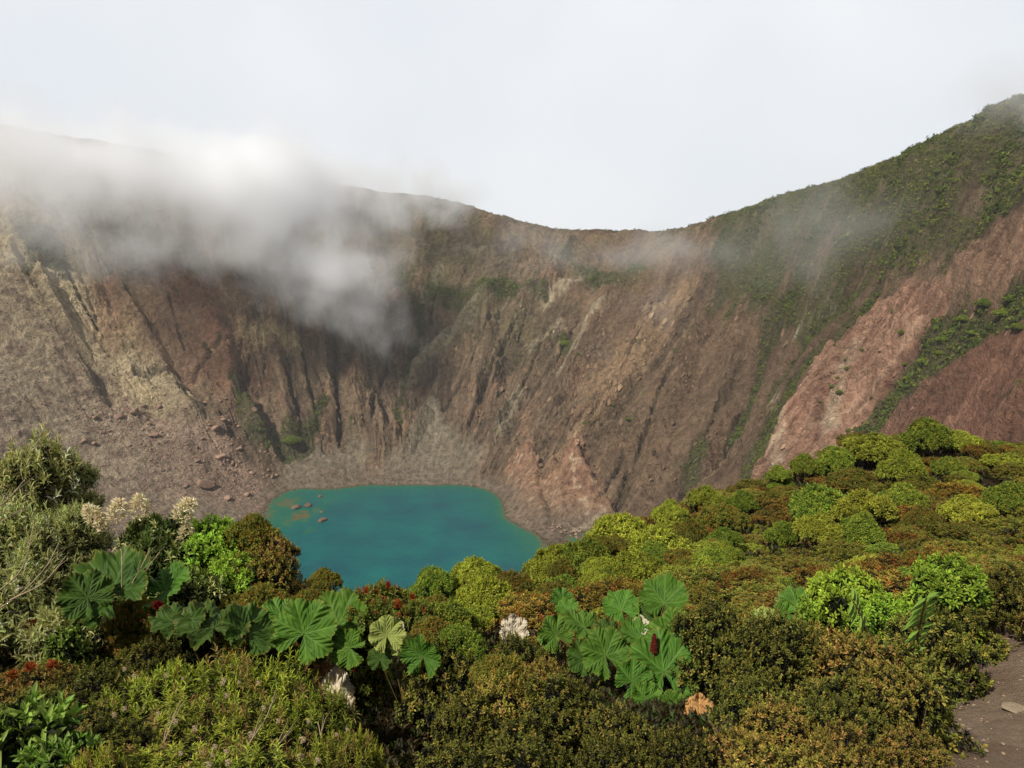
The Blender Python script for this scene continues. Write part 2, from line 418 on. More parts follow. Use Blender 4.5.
attr(me, 'streaky', np.clip(low * (.22 + .5 * gn(X / 30, Y_ / 30, 152)) * (1 - .8 * scree) * (1 - fan), 0, 1))
o = link('crater_terrain', me); tag(o, 'bare brown and red rock walls of the volcanic crater', 'terrain', kind='structure')

# ------------------------------------------------------------------ scrub on the far slopes: thousands of tufts of small leaves
def scrub(name, dens, n, seed, rmin, rmax, c1, c2, label):
    r = np.random.default_rng(seed); w = (dens * RAD * np.gradient(rr)[None]).ravel(); w = w / w.sum()
    k = r.choice(len(w), n, p=w); P = V[k] + r.normal(0, .4, (n, 3)) * np.array([1, 1, 0]); rad = r.uniform(rmin, rmax, n) * (.6 + .8 * r.random(n) ** 3)
    m_ = 16; v = r.normal(size=(n, m_, 3)); v /= np.linalg.norm(v, axis=2, keepdims=True); v[..., 2] = np.abs(v[..., 2]) * .8 - .1
    ctr = P[:, None] + v * (rad[:, None, None] * r.uniform(.65, 1.1, (n, m_, 1)))
    e1 = r.normal(size=(n, m_, 3)); e1 -= v * (e1 * v).sum(2, keepdims=True) * .7; e1 /= np.linalg.norm(e1, axis=2, keepdims=True)
    e2 = np.cross(v, e1); q = (rad * .34)[:, None, None]
    T = np.stack([ctr - e1 * q, ctr + e1 * q + e2 * q * .2, ctr + e2 * q * 1.1 - v * q * .2], 2).reshape(-1, 3)
    u = np.repeat(r.random((n, 1)), m_ * 3, 0).reshape(-1, 1); uu = np.repeat(r.uniform(.7, 1.3, (n * m_, 1)), 3, 0)
    col = (np.array(c1) * (1 - u) + np.array(c2) * u) * uu
    o = link(name, mesh_np(name, T, np.arange(len(T)).reshape(-1, 3), [M_scrub], col)); tag(o, label, kind='stuff')
mm = NT('scrub_leaf'); bs = mm.n('BsdfPrincipled'); bs.inputs['Roughness'].default_value = .8; bs.inputs['Specular IOR Level'].default_value = .1
mm.l(mm.n('Attribute', attribute_name='tint').outputs['Color'], bs.inputs['Base Color']); mm.l(bs.outputs[0], mm.out.inputs[0]); M_scrub = mm.m
scrub('scrub', np.clip(veg - .28, 0, 1) ** 1.2 * sstep(-195, -180, Zb), 42000, 5, .5, 1.9, C(62, 72, 28), C(108, 112, 48), 'dark green scrub on the crater walls')
scrub('rim_scrub', nearrim ** 4 * sstep(-60, 0, Zb) * sstep(-140, 60, X) , 2600, 6, .8, 2.6, C(60, 70, 36), C(92, 92, 50), 'bushes growing along the crater rim')
scrub('hillside_bushes', np.clip(veg - .3, 0, 1) ** 1.5 * sstep(-190, -170, Zb) * np.clip(.15 + 1.4 * fbm(X / 28, Y_ / 28, 3, 160), .02, 1), 5200, 15, 1.2, 3.6, C(44, 56, 22), C(84, 96, 38), 'larger bushes in the scrub of the crater walls')
# crags: broken faces of rock standing out of the walls
def crags(n, seed):
    r = np.random.default_rng(seed); gz = np.abs(np.gradient(Z, axis=0)) + np.abs(np.gradient(Z, axis=1))
    w = (rough * (1 - fan) * (1 - .85 * scree) * np.clip(.25 + iso + .6 * sstep(.8, 2.2, gz), .03, 2) * RAD).ravel(); w = w / w.sum(); k = r.choice(len(w), n, p=w)
    s_ = np.minimum(.45 + .35 * r.pareto(2.1, n), 2.8) * np.clip((V[k][:, 1] - 150) / 480, .3, 1); P = V[k] + r.normal(0, .3, (n, 3)) * np.array([1, 1, 0])
    t = np.array([(1.15, 0, -.5), (.2, .9, -.3), (-.9, .6, 0), (-.9, -.6, 0), (.3, -.9, -.3), (.3, .1, .75), (-.7, 0, .7)])
    f = np.array([(0, 1, 5), (1, 2, 6), (1, 6, 5), (2, 3, 6), (3, 4, 6), (4, 5, 6), (4, 0, 5)])
    q = t[None] * r.uniform(.55, 1.45, (n, 7, 3)) * s_[:, None, None]; q[..., 1] *= .8
    a = np.arctan2(CY - P[:, 1], CX - P[:, 0]) + r.normal(0, .45, n); c, s = np.cos(a), np.sin(a)       # long side runs down the slope
    zt = q[..., 2] - .75 * q[..., 0]
    q = np.stack([q[..., 0] * c[:, None] - q[..., 1] * s[:, None], q[..., 0] * s[:, None] + q[..., 1] * c[:, None], zt], 2) + P[:, None] - np.array([0, 0, .25]) * s_[:, None, None]
    col = np.repeat(colr.reshape(-1, 3)[k] * r.uniform(.62, 1.25, (n, 1)), 7, 0)
    F = (f[None] + (np.arange(n) * 7)[:, None, None]).reshape(-1, 3)
    me = mesh_np('crags', q.reshape(-1, 3), F, [M_crag], col); o = link('crags', me); tag(o, 'broken rock faces standing out of the crater walls', kind='stuff')
cm = NT('crag_rock'); cb = cm.n('BsdfPrincipled'); cb.inputs['Roughness'].default_value = .95; cb.inputs['Specular IOR Level'].default_value = .08
ctc = cm.n('TexCoord').outputs['Object']; cc_ = cm.n('Attribute', attribute_name='tint').outputs['Color']
cm.l(cm.mix(cm.ramp(cm.noise(1.4, 5, .7, ctc), .4, .65), cc_, cm.mix(1.0, cc_, (.66, .64, .62), 'MULTIPLY')), cb.inputs['Base Color']); cm.l(cb.outputs[0], cm.out.inputs[0]); M_crag = cm.m
crags(110000, 21)

# ------------------------------------------------------------------ lake
def lake_material():
    m = NT('lake_water')
    tc = m.n('TexCoord').outputs['Object']
    a = m.n('Attribute', attribute_name='shallow').outputs['Fac']
    n = m.noise(.03, 4, .5, tc)
    d2 = m.n('Attribute', attribute_name='midwater').outputs['Fac']
    deep = m.mix(m.ramp(n, .3, .7), tuple(lin(0, 72, 84)), tuple(lin(0, 98, 94)))
    deep = m.mix(m.ramp(d2, .2, .8), deep, tuple(lin(6, 92, 80)))
    c = m.mix(m.ramp(a, .2, .9), deep, tuple(lin(36, 98, 72)))
    c = m.mix(m.ramp(m.math('ADD', a, m.math('MULTIPLY', m.math('SUBTRACT', m.noise(.12, 5, .7, tc), .5), .5)), .72, 1.05), c, tuple(lin(96, 84, 56)))
    bs = m.n('BsdfPrincipled'); bs.inputs['Roughness'].default_value = .08; bs.inputs['IOR'].default_value = 1.33
    bs.inputs['Specular IOR Level'].default_value = .2
    m.l(c, bs.inputs['Base Color'])
    h = m.math('ADD', m.noise(.9, 5, .6, tc), m.math('MULTIPLY', m.noise(.18, 3, .6, tc), 2.0))
    b = m.n('Bump'); b.inputs['Strength'].default_value = .6; b.inputs['Distance'].default_value = .6
    m.l(h, b.inputs['Height']); m.l(b.outputs[0], bs.inputs['Normal']); m.l(bs.outputs[0], m.out.inputs[0])
    return m.m
lx, ly = np.meshgrid(np.linspace(-290, 130, 420), np.linspace(260, 680, 420), indexing='ij')
dep = LAKE_Z - np.where(np.hypot(lx - CX, ly - CY) > 32, far_h(lx, ly), -210)
shal = np.exp(-np.clip(dep, 0, 50) / 2.6)
sh2 = np.zeros(lx.shape)
for q, rad, k in (((300, 516), 12, 1.0), ((288, 522), 8, .8), ((318, 510), 7, .8), ((309, 531), 6, .6), ((287, 503), 15, .9), ((330,500),12,.45)):
    p = on_lake(*q); sh2 = np.maximum(sh2, k * (1 - sstep(.3, 1.3, np.hypot((lx - p[0]), (ly - p[1]) * .7) / rad + .6 * fbm(lx / 6, ly / 6, 3, 5))))
shal = np.clip(np.maximum(shal, sh2), 0, 1)
lv = np.stack([lx, ly, np.full(lx.shape, LAKE_Z)], 2).reshape(-1, 3)
me = mesh_np('lake', lv, grid_faces(420, 420)[:, ::-1], [lake_material()], smooth=True); attr(me, 'shallow', shal); attr(me, 'midwater', np.exp(-np.clip(dep, 0, 50) / 7.))
o = link('lake', me); tag(o, 'teal crater lake', 'lake', kind='structure')
# ------------------------------------------------------------------ near slope
NK = []
for px, py, Y in [(-150,800,2.0),(0,800,2.0),(200,800,2.2),(512,800,2.5),(750,790,2.7),(900,768,2.9),(1024,768,2.9),(1150,768,3.0),
    (0,690,3.4),(150,700,3.5),(300,710,3.6),(420,715,3.9),(560,715,4.2),(660,712,4.5),(780,695,4.7),(900,685,4.6),(985,655,4.6),(1080,640,4.7),
    (0,620,5.0),(150,640,5.4),(330,655,6.6),(450,645,8),(550,625,9),(650,605,10),(780,592,10),(900,592,9),(1024,592,8.5),(1180,592,8.5),
    (500,612,12),(600,572,15),(700,548,16.5),(800,522,19),(900,508,19),(1024,512,18),(1180,512,18),
    (680,520,20),(760,496,24),(850,466,27),(930,446,30),(1024,458,33),(1180,452,35)]:
    NK.append(tuple(at(px, py, Y)))
NK += [(0, .5, -1.75), (1.5, .8, -1.8), (-1.5, .5, -1.7), (0, -2, -1.6), (3, 0, -1.7), (-3, 0, -1.6)]
near_tps = TPS(NK, lam=1e-5)
CR = [(-600,5.5),(-200,6),(0,6),(150,6.3),(330,7.6),(400,9.5),(500,13),(600,17),(680,21),(760,25),(850,29),(930,32),(1024,35),(1200,38),(1800,40)]
CRA = [math.atan2((p - 512) / F_PX, math.cos(PITCH)) for p, _ in CR]
CRR = [y / math.cos(a) for a, (_, y) in zip(CRA, CR)]
nphi = np.linspace(R(-95), R(95), 900)
nt = np.linspace(0, 1, 700)
nr = .4 * (320 / .4) ** nt
NA, NRr = np.meshgrid(nphi, nr, indexing='ij')
def near_base(x, y):
    x = np.asarray(x, float); y = np.asarray(y, float)
    a = np.arctan2(x, y); r = np.hypot(x, y)
    rc = np.interp(a, CRA, CRR); rr_ = np.minimum(r, rc)
    z = near_tps(rr_ * np.sin(a), rr_ * np.cos(a))
    over = np.maximum(r - rc, 0)
    return z - .95 * over + .95 * 3 * (1 - np.exp(-over / 3)) * .6
def near_h(x, y):
    z = near_base(x, y)
    return z + .05 * fbm(np.asarray(x) / .7, np.asarray(y) / .7, 4, 201) + .25 * fbm(np.asarray(x) / 4, np.asarray(y) / 4, 2, 205) * np.clip(np.hypot(x, y) / 12, 0, 1)
nx_, ny_ = NRr * np.sin(NA), NRr * np.cos(NA)
zc = np.empty(nx_.shape); zc = near_h(nx_, ny_)
def soil_material(name, c1, c2, c3, bump=.6, sc1=9.):
    m = NT(name); tc = m.n('TexCoord').outputs['Object']
    n1 = m.noise(sc1, 6, .65, tc); n2 = m.noise(sc1 * 9, 5, .7, tc); n3 = m.noise(sc1 * .2, 4, .6, tc)
    v = m.n('TexVoronoi', feature='F1'); v.inputs['Scale'].default_value = sc1 * 12; m.l(tc, v.inputs['Vector'])
    c = m.mix(m.ramp(n1, .3, .7), c1, c2); c = m.mix(m.ramp(n3, .35, .7), c, c3)
    c = m.mix(m.ramp(n2, .5, .7), c, m.mix(1.0, c, (.6, .58, .55), 'MULTIPLY'))
    c = m.mix(m.math('LESS_THAN', v.outputs['Distance'], .16), c, m.mix(1.0, c, (1.7, 1.65, 1.6), 'MULTIPLY'))
    bs = m.n('BsdfPrincipled'); bs.inputs['Roughness'].default_value = .95; bs.inputs['Specular IOR Level'].default_value = .1
    m.l(c, bs.inputs['Base Color'])
    h = m.math('ADD', m.math('MULTIPLY', n1, 1.5), m.math('ADD', n2, m.math('MULTIPLY', v.outputs['Distance'], -.4)))
    b = m.n('Bump'); b.inputs['Strength'].default_value = bump; b.inputs['Distance'].default_value = .03
    m.l(h, b.inputs['Height']); m.l(b.outputs[0], bs.inputs['Normal']); m.l(bs.outputs[0], m.out.inputs[0])
    return m.m
M_soil = soil_material('dark_soil', tuple(lin(40, 30, 20)), tuple(lin(58, 42, 26)), tuple(lin(50, 40, 20)))
me = mesh_np('near_slope', np.stack([nx_, ny_, zc], 2).reshape(-1, 3), grid_faces(900, 700), [M_soil], smooth=True)
o = link('near_slope', me); tag(o, 'dark soil slope under the shrubs', 'ground', kind='structure')

def ng(x, y): return float(near_h(np.array([x]), np.array([y]))[0])

# the footpath, a sheet draped over the slope
pa = np.array([at(*q)[:2] for q in [(1010,860,2.2),(1004,768,2.9),(1012,720,3.45),(1035,680,4.1),(1085,640,4.7),(1180,610,5.4),(1320,600,5.8)]])
tt = np.linspace(0, len(pa) - 1, 120)
pc = np.stack([np.interp(tt, np.arange(len(pa)), pa[:, k]) for k in (0, 1)], 1)
for _ in range(20): pc[1:-1] = (pc[:-2] + 2 * pc[1:-1] + pc[2:]) / 4
tg = np.gradient(pc, axis=0); tg /= np.linalg.norm(tg, axis=1)[:, None]; nm = np.stack([tg[:, 1], -tg[:, 0]], 1)
wv = np.linspace(-1, 1, 50)
PXY = pc[:, None] + nm[:, None] * (wv[None, :, None] * .48)
edge = fbm(PXY[..., 0] * 2.2, PXY[..., 1] * 2.2, 3, 211)
PXY = PXY + nm[:, None] * (np.sign(wv)[None, :, None] * (np.abs(wv)[None, :, None] ** 3) * edge[..., None] * .16)
pz = near_h(PXY[..., 0], PXY[..., 1]) + .02 + .012 * fbm(PXY[..., 0] * 9, PXY[..., 1] * 9, 4, 213) - .03 * (np.abs(wv) ** 8)[None]
M_path = soil_material('path_earth', tuple(lin(148, 126, 104)), tuple(lin(172, 150, 126)), tuple(lin(128, 106, 86)), 1.0, 11.)
me = mesh_np('path', np.concatenate([PXY, pz[..., None]], 2).reshape(-1, 3), grid_faces(120, 50)[:, ::-1], [M_path], smooth=True)
o = link('path', me); tag(o, 'trodden brown earth footpath', 'path', kind='structure')

# ------------------------------------------------------------------ rocks
def rock_mesh(name, seed, sub=4, mat=None, flat=.75):
    import bmesh
    bm = bmesh.new(); bmesh.ops.create_icosphere(bm, subdivisions=sub, radius=1)
    v = np.array([p.co[:] for p in bm.verts]); f = np.array([[q.index for q in p.verts] for p in bm.faces]); bm.free()
    r_ = np.random.default_rng(seed)
    for _ in range(16):                       # chip flat faces off the block
        n = r_.normal(size=3); n /= np.linalg.norm(n); d = r_.uniform(.42, .82)
        s = v @ n; k = s > d; v[k] -= n * ((s[k] - d) * 1.0)[:, None]
    v += v * (.05 * fbm(v[:, 0] * 2 + v[:, 2], v[:, 1] * 2 - v[:, 2], 4, seed) + .03 * fbm(v[:, 0] * 7 + v[:, 2] * 5, v[:, 1] * 7, 3, seed))[:, None]
    v[:, 2] *= flat
    return mesh_np(name, v, f, [mat], smooth=False)

def stone_material(name, c1, c2, s=2.5):
    m = NT(name); tc = m.n('TexCoord').outputs['Object']; oi = m.n('ObjectInfo').outputs['Random']
    n1 = m.noise(s, 7, .7, tc); n2 = m.noise(s * 6, 4, .7, tc)
    c = m.mix(m.ramp(n1, .3, .7), c1, c2)
    c = m.mix(m.ramp(oi, 0, 1), m.mix(1.0, c, (.8, .78, .78), 'MULTIPLY'), m.mix(1.0, c, (1.15, 1.1, 1.08), 'MULTIPLY'))
    bs = m.n('BsdfPrincipled'); bs.inputs['Roughness'].default_value = .9; bs.inputs['Specular IOR Level'].default_value = .2
    m.l(c, bs.inputs['Base Color'])
    b = m.n('Bump'); b.inputs['Strength'].default_value = .7; b.inputs['Distance'].default_value = .06
    m.l(m.math('ADD', n1, m.math('MULTIPLY', n2, .4)), b.inputs['Height']); m.l(b.outputs[0], bs.inputs['Normal']); m.l(bs.outputs[0], m.out.inputs[0])
    return m.m
M_bould = stone_material('boulder_stone', tuple(lin(120, 96, 80)), tuple(lin(158, 132, 112)))
M_dark = stone_material('wet_stone', tuple(lin(86, 72, 60)), tuple(lin(124, 104, 86)))
M_pale = stone_material('path_stone', tuple(lin(176, 156, 124)), tuple(lin(200, 184, 152)), 4)
M_gravel = stone_material('gravel_stone', tuple(lin(140, 118, 96)), tuple(lin(176, 152, 126)), 4)
RB = [rock_mesh('boulder', 300 + k, 3, M_bould) for k in range(6)]
RW = [rock_mesh('lake_rock', 320 + k, 3, M_dark, 1.) for k in range(3)]

def set_rock(name, me, px, py, wpx, label, cat, group=None, sz=.8, rz=0., sink=.2, lake=False, h=None):
    p = on_lake(px, py) if lake else hit(px, py, far_h)
    d = p[1] / math.cos(PITCH)
    r_ = wpx / 2 / F_PX * d
    o = link(name, me); z = LAKE_Z if lake else float(far_h(np.array([p[0]]), np.array([p[1]]))[0])
    o.location = (p[0], p[1], z + r_ * sz * (.5 - sink)); o.scale = (r_, r_ * .85, r_ * sz); o.rotation_euler = (0, 0, rz)
    tag(o, label, cat, group); return o
set_rock('boulder', RB[0], 207, 489, 24, 'largest boulder on the scree, grey and flat topped, above the cream flower spikes', 'boulder', 'boulders on the scree slope', .95, .6, .1)
set_rock('lake_rock', RW[0], 323, 521, 12, 'brown rock farthest from the bank, just left of the open teal water', 'rock', 'rocks standing in the lake', .7, .3, lake=True)
set_rock('lake_rock', RW[1], 308, 506, 12, 'brown rock lying beside the drowned bar by the left bank of the lake', 'rock', 'rocks standing in the lake', .6, 1.3, lake=True)
set_rock('lake_rock', RW[2], 320, 497, 9, 'small rock in the green shallows nearest the far beach', 'rock', 'rocks standing in the lake', .6, 2.3, lake=True)
set_rock('lake_rock', RW[0], 321, 512, 6, 'thin low rock just breaking the water between two bigger lake rocks', 'rock', 'rocks standing in the lake', .4, 2.3, lake=True)
set_rock('lake_rock', RW[1], 296, 508, 14, 'wide flat brown rock touching the stony left bank of the lake', 'rock', 'rocks standing in the lake', .45, .3, lake=True)
r_ = np.random.default_rng(55)
named = [((186,487,10),'dark blocky boulder left of the largest boulder on the scree'),((216,430,16),'pinkish upright boulder high in the pink rockfall'),
         ((228,500,11),'boulder between the largest boulder and the lake bank'),((120,418,13),'pale flat boulder in the upper middle of the scree slope'),
         ((84,442,10),'grey boulder alone on the smooth scree above the silvery shrub'),((153,437,13),'pale boulder in the middle of the stony slope'),
         ((221,458,15),'broad pinkish boulder under the pink rockfall'),((246,496,12),'light boulder nearest the left corner of the lake'),
         ((134,414,14),'long pale boulder at the top of the stony slope')]
for k, ((a, b, w_), lab) in enumerate(named):
    set_rock('boulder', RB[(k + 1) % 6], a, b, w_, lab, 'boulder', 'boulders on the scree slope', .8, r_.uniform(0, 6))
n = 0
while n < 250:
    a = r_.uniform(90, 282); b = 400 + (a - 90) * .33 + r_.normal() * 26
    if b > 525 or (a > 268 and b > 480) or b < 395: continue
    s_ = min(9, 2.0 + r_.pareto(2.0) * 1.6)
    set_rock('boulder', RB[r_.integers(6)], a, b, s_, 'small loose grey brown boulder lying on the scree slope left of the lake', 'boulder', 'small boulders on the scree slope', r_.uniform(.6, 1), r_.uniform(0, 6)); n += 1
for k in range(26):
    a = r_.uniform(515, 585); b = 515 + (a - 515) * .3 + r_.uniform(-3, 5)
    set_rock('boulder', RB[r_.integers(6)], a, b, r_.uniform(3, 6), 'small reddish rock at the foot of the cliff on the right shore of the lake', 'rock', 'rocks at the cliff foot', .8, r_.uniform(0, 6))
me_ps = rock_mesh('path_stone', 401, 4, M_pale, .5)
def near_rock(px, py, Y, w_, label, cat, group=None, me=me_ps, sz=.6, rz=0., sink=.3):
    p = at(px, py, Y); r_ = w_ / 2 / F_PX * Y / math.cos(PITCH)
    o = link('stone', me); o.location = (p[0], p[1], ng(p[0], p[1]) + .02 + r_ * sz * (.5 - sink)); o.scale = (r_, r_ * .8, r_ * sz); o.rotation_euler = (0, 0, rz)
    return tag(o, label, cat, group)
near_rock(1016, 698, 3.75, 34, 'round pale stone set in the brown footpath', 'stone', rz=.4, sink=.45)
near_rock(953, 738, 3.3, 22, 'pale angular stone at the left edge of the footpath under the bush', 'stone', rz=1.2, sz=.7)
RG = [rock_mesh('pebble', 410 + k, 2, M_gravel, .6) for k in range(4)]
gv, gf, off = [], [], 0
for k in range(900):
    i = r_.integers(4, 100); j = r_.uniform(-1, 1); j = np.sign(j) * abs(j) ** .6
    q = pc[i] + nm[i] * j * .47; s_ = .004 + .012 * r_.random() ** 3
    me_ = RG[k % 4]; v = np.array([p.co[:] for p in me_.vertices]); f = np.array([p.vertices[:] for p in me_.polygons])
    a = r_.uniform(0, 6.28); v = np.stack([v[:, 0] * math.cos(a) - v[:, 1] * math.sin(a), v[:, 0] * math.sin(a) + v[:, 1] * math.cos(a), v[:, 2]], 1)
    gv.append(v * s_ + np.array([q[0], q[1], ng(q[0], q[1]) + .022])); gf.append(f + off); off += len(v)
o = link('gravel', mesh_np('gravel', np.concatenate(gv), np.concatenate(gf), [M_gravel])); tag(o, 'loose grit on the footpath', 'gravel', kind='stuff')

# broken stone covering the scree
def rubble(n, seed):
    r = np.random.default_rng(seed); w = (np.clip(SCR, 0, 1) * RAD * (Zb > -199.5)).ravel(); w = w / w.sum(); k = r.choice(len(w), n, p=w)
    P = V[k] + r.normal(0, .4, (n, 3)) * np.array([1, 1, 0]); s_ = .28 + .22 * r.pareto(2.2, n); s_ = np.minimum(s_, 1.6)
    t = np.array([(1, 0, 0), (-.5, .87, 0), (-.5, -.87, 0), (.1, .1, .9), (.5, .5, .6)]) - np.array([0, 0, .2]); f = np.array([(0, 4, 3), (0, 1, 4), (1, 3, 4), (1, 2, 3), (2, 0, 3)])
    a = r.uniform(0, 6.28, n); c, s = np.cos(a), np.sin(a); q = t[None] * r.uniform(.6, 1.4, (n, 5, 3)) * s_[:, None, None]
    q = np.stack([q[..., 0] * c[:, None] - q[..., 1] * s[:, None], q[..., 0] * s[:, None] + q[..., 1] * c[:, None], q[..., 2]], 2) + P[:, None]
    F = (f[None] + (np.arange(n) * 5)[:, None, None]).reshape(-1, 3)
    o = link('rubble', mesh_np('rubble', q.reshape(-1, 3), F, [M_bould])); tag(o, 'broken stone covering the scree slope', kind='stuff')
SCR = np.maximum(patch((110,410,250,500,26,22),(215,430,262,510,10,14), soft=.8) , .12 * scree) * sstep(-.4, .5, iso2 + .5 * iso)
rubble(14000, 9)
# ------------------------------------------------------------------ foliage building
def nrm(v): return v / (np.linalg.norm(v, axis=-1, keepdims=True) + 1e-9)

# leaf outlines: x across, y along, z up; unit length
LEAF2 = (np.array([(0, 0, 0), (-.5, .45, .12), (0, 1, -.05), (.5, .45, .12)]), np.array([(0, 2, 1), (0, 3, 2)]))
LEAF4 = (np.array([(0, 0, 0), (-.42, .32, .10), (-.38, .68, .06), (0, 1, -.12), (.38, .68, .06), (.42, .32, .10), (0, .5, -.02)]),
         np.array([(0, 6, 1), (1, 6, 2), (2, 6, 3), (3, 6, 4), (4, 6, 5), (5, 6, 0)]))
LANCE = (np.array([(0, 0, 0), (-.5, .28, .08), (-.42, .6, .05), (0, 1, -.22), (.42, .6, .05), (.5, .28, .08), (0, .3, 0), (0, .62, -.03)]),
         np.array([(0, 6, 1), (1, 6, 7), (1, 7, 2), (2, 7, 3), (3, 7, 4), (4, 7, 5), (5, 7, 6), (5, 6, 0)]))

class Foliage:
    def __init__(s, seed): s.V = []; s.F = []; s.C = []; s.n = 0; s.r = np.random.default_rng(seed)
    def leaves(s, O, D, Nn, L, W, T=LEAF2, col=None):
        O = np.atleast_2d(O); D = nrm(D); X = nrm(np.cross(D, Nn)); Z = np.cross(X, D)
        L = np.broadcast_to(L, len(O)); W = np.broadcast_to(W, len(O))
        tv, tf = T; m = len(tv)
        V = O[:, None] + tv[None, :, 0:1] * X[:, None] * W[:, None, None] + tv[None, :, 1:2] * D[:, None] * L[:, None, None] + tv[None, :, 2:3] * Z[:, None] * L[:, None, None]
        F = tf[None] + (np.arange(len(O)) * m)[:, None, None] + s.n
        s.V.append(V.reshape(-1, 3)); s.F.append(F.reshape(-1, 3)); s.C.append(np.repeat(np.broadcast_to(col, (len(O), 3)), m, axis=0))
        s.n += len(O) * m
    def rosettes(s, P, A, k, L, W, lo, hi, T=LEAF2, col=None, jit=.25, cj=.18, back=0.):
        """k leaves round every shoot tip P with axis A, opening from lo to hi degrees"""
        n = len(P); A = nrm(A); r = s.r
        ref = np.where(np.abs(A[:, 2:3]) < .9, np.array([[0, 0, 1.]]), np.array([[1., 0, 0]]))
        U = nrm(np.cross(A, ref)); Vv = np.cross(A, U)
        th = r.uniform(0, 6.28, (n, 1)) + np.arange(k)[None] * 2.39996
        f = (np.arange(k) / max(1, k - 1))[None]
        al = np.radians(hi + (lo - hi) * f) + r.normal(0, jit * .6, (n, k))
        rad = U[:, None] * np.cos(th)[..., None] + Vv[:, None] * np.sin(th)[..., None]
        D = A[:, None] * np.cos(al)[..., None] + rad * np.sin(al)[..., None]
        Nn = A[:, None] * np.sin(al)[..., None] - rad * np.cos(al)[..., None] + r.normal(0, .15, (n, k, 3))
        LL = L * r.uniform(1 - jit, 1 + jit, (n, k)) * (1 - .35 * f)
        O = np.repeat(P[:, None], k, 1) - A[:, None] * (back * (1 - f))[..., None]
        c = np.asarray(col, float); c = np.broadcast_to(c, (n, 3))
        cc = c[:, None] * (1 + r.normal(0, cj, (n, k, 1))) * (1 + r.normal(0, cj * .35, (n, k, 3)))
        s.leaves(O.reshape(-1, 3), D.reshape(-1, 3), Nn.reshape(-1, 3), LL.ravel(), (LL * W / 1.0).ravel(), T, np.clip(cc, .003, .9).reshape(-1, 3))
    def mesh(s, name, mat): return mesh_np(name, np.concatenate(s.V), np.concatenate(s.F), [mat], np.concatenate(s.C))

class Twigs:
    def __init__(s): s.V = []; s.F = []; s.n = 0
    def tube(s, pts, r0, r1, k=5):
        pts = np.asarray(pts, float); n = len(pts); t = nrm(np.gradient(pts, axis=0))
        ref = np.where(np.abs(t[:, 2:3]) < .9, np.array([[0, 0, 1.]]), np.array([[1., 0, 0]]))
        u = nrm(np.cross(t, ref)); v = np.cross(t, u); a = np.arange(k) / k * 2 * np.pi
        rad = np.linspace(r0, r1, n)[:, None, None]
        V = pts[:, None] + (u[:, None] * np.cos(a)[None, :, None] + v[:, None] * np.sin(a)[None, :, None]) * rad
        s.V.append(V.reshape(-1, 3))
        i, j = np.meshgrid(np.arange(n - 1), np.arange(k), indexing='ij'); i = i.ravel(); j = j.ravel(); j2 = (j + 1) % k
        s.F.append(np.stack([i * k + j, i * k + j2, (i + 1) * k + j2, (i + 1) * k + j], 1) + s.n); s.n += n * k
    def branch(s, a, b, r0, r1, wob=.08, n=6, k=5, r=rng):
        a = np.asarray(a, float); b = np.asarray(b, float); t = np.linspace(0, 1, n)[:, None]; L = np.linalg.norm(b - a)
        p = a + (b - a) * t + np.cumsum(r.normal(0, wob * L / n ** .5 * .6, (n, 3)), 0) * np.sin(t * np.pi) + np.array([0, 0, 1.]) * np.sin(t * np.pi) * L * .05
        s.tube(p, r0, r1, k); return p
    def mesh(s, name, mat): return mesh_np(name, np.concatenate(s.V), np.concatenate(s.F), [mat], smooth=True)

def leaf_material(name, var=.12, transl=.3, rough=.55, spec=.2, boost=1.0, tt=(1.05, 1.1, .6), sat=1.):
    m = NT(name); a = m.n('Attribute', attribute_name='tint').outputs['Color']
    oi = m.n('ObjectInfo').outputs['Random']
    hs = m.n('HueSaturation'); m.l(a, hs.inputs['Color'])
    m.l(m.math('ADD', m.math('MULTIPLY', oi, var * .22), .5 - var * .11), hs.inputs['Hue'])
    m.l(m.math('ADD', m.math('MULTIPLY', m.math('FRACT', m.math('MULTIPLY', oi, 7.13)), var * 3), boost - var * 1.5), hs.inputs['Value'])
    hs.inputs['Saturation'].default_value = sat
    c = hs.outputs[0]
    bs = m.n('BsdfPrincipled'); bs.inputs['Roughness'].default_value = rough; bs.inputs['Specular IOR Level'].default_value = spec
    m.l(c, bs.inputs['Base Color'])
    tr = m.n('BsdfTranslucent'); m.l(m.mix(1.0, c, tt, 'MULTIPLY'), tr.inputs['Color'])
    ms = m.n('MixShader'); ms.inputs[0].default_value = transl
    m.l(bs.outputs[0], ms.inputs[1]); m.l(tr.outputs[0], ms.inputs[2]); m.l(ms.outputs[0], m.out.inputs[0])
    return m.m
def bark_material(name, c1, c2):
    m = NT(name); tc = m.n('TexCoord').outputs['Object']; n1 = m.noise(30, 5, .6, tc)
    bs = m.n('BsdfPrincipled'); bs.inputs['Roughness'].default_value = .85; bs.inputs['Specular IOR Level'].default_value = .15
    m.l(m.mix(n1, c1, c2), bs.inputs['Base Color']); m.l(bs.outputs[0], m.out.inputs[0]); return m.m
M_leaf = leaf_material('shrub_leaf')
M_soft = leaf_material('soft_leaf', transl=.38, rough=.6, spec=.2)
M_big = leaf_material('broad_leaf', transl=.24, rough=.5, spec=.14, var=.08)
M_dry = leaf_material('dry_leaf', transl=.2, rough=.85, spec=.1, var=.06, tt=(1, .95, .85), sat=1)
M_bark = bark_material('bark', tuple(lin(84, 66, 48)), tuple(lin(120, 100, 76)))
M_twig = bark_material('pale_twig', tuple(lin(130, 112, 84)), tuple(lin(164, 146, 116)))

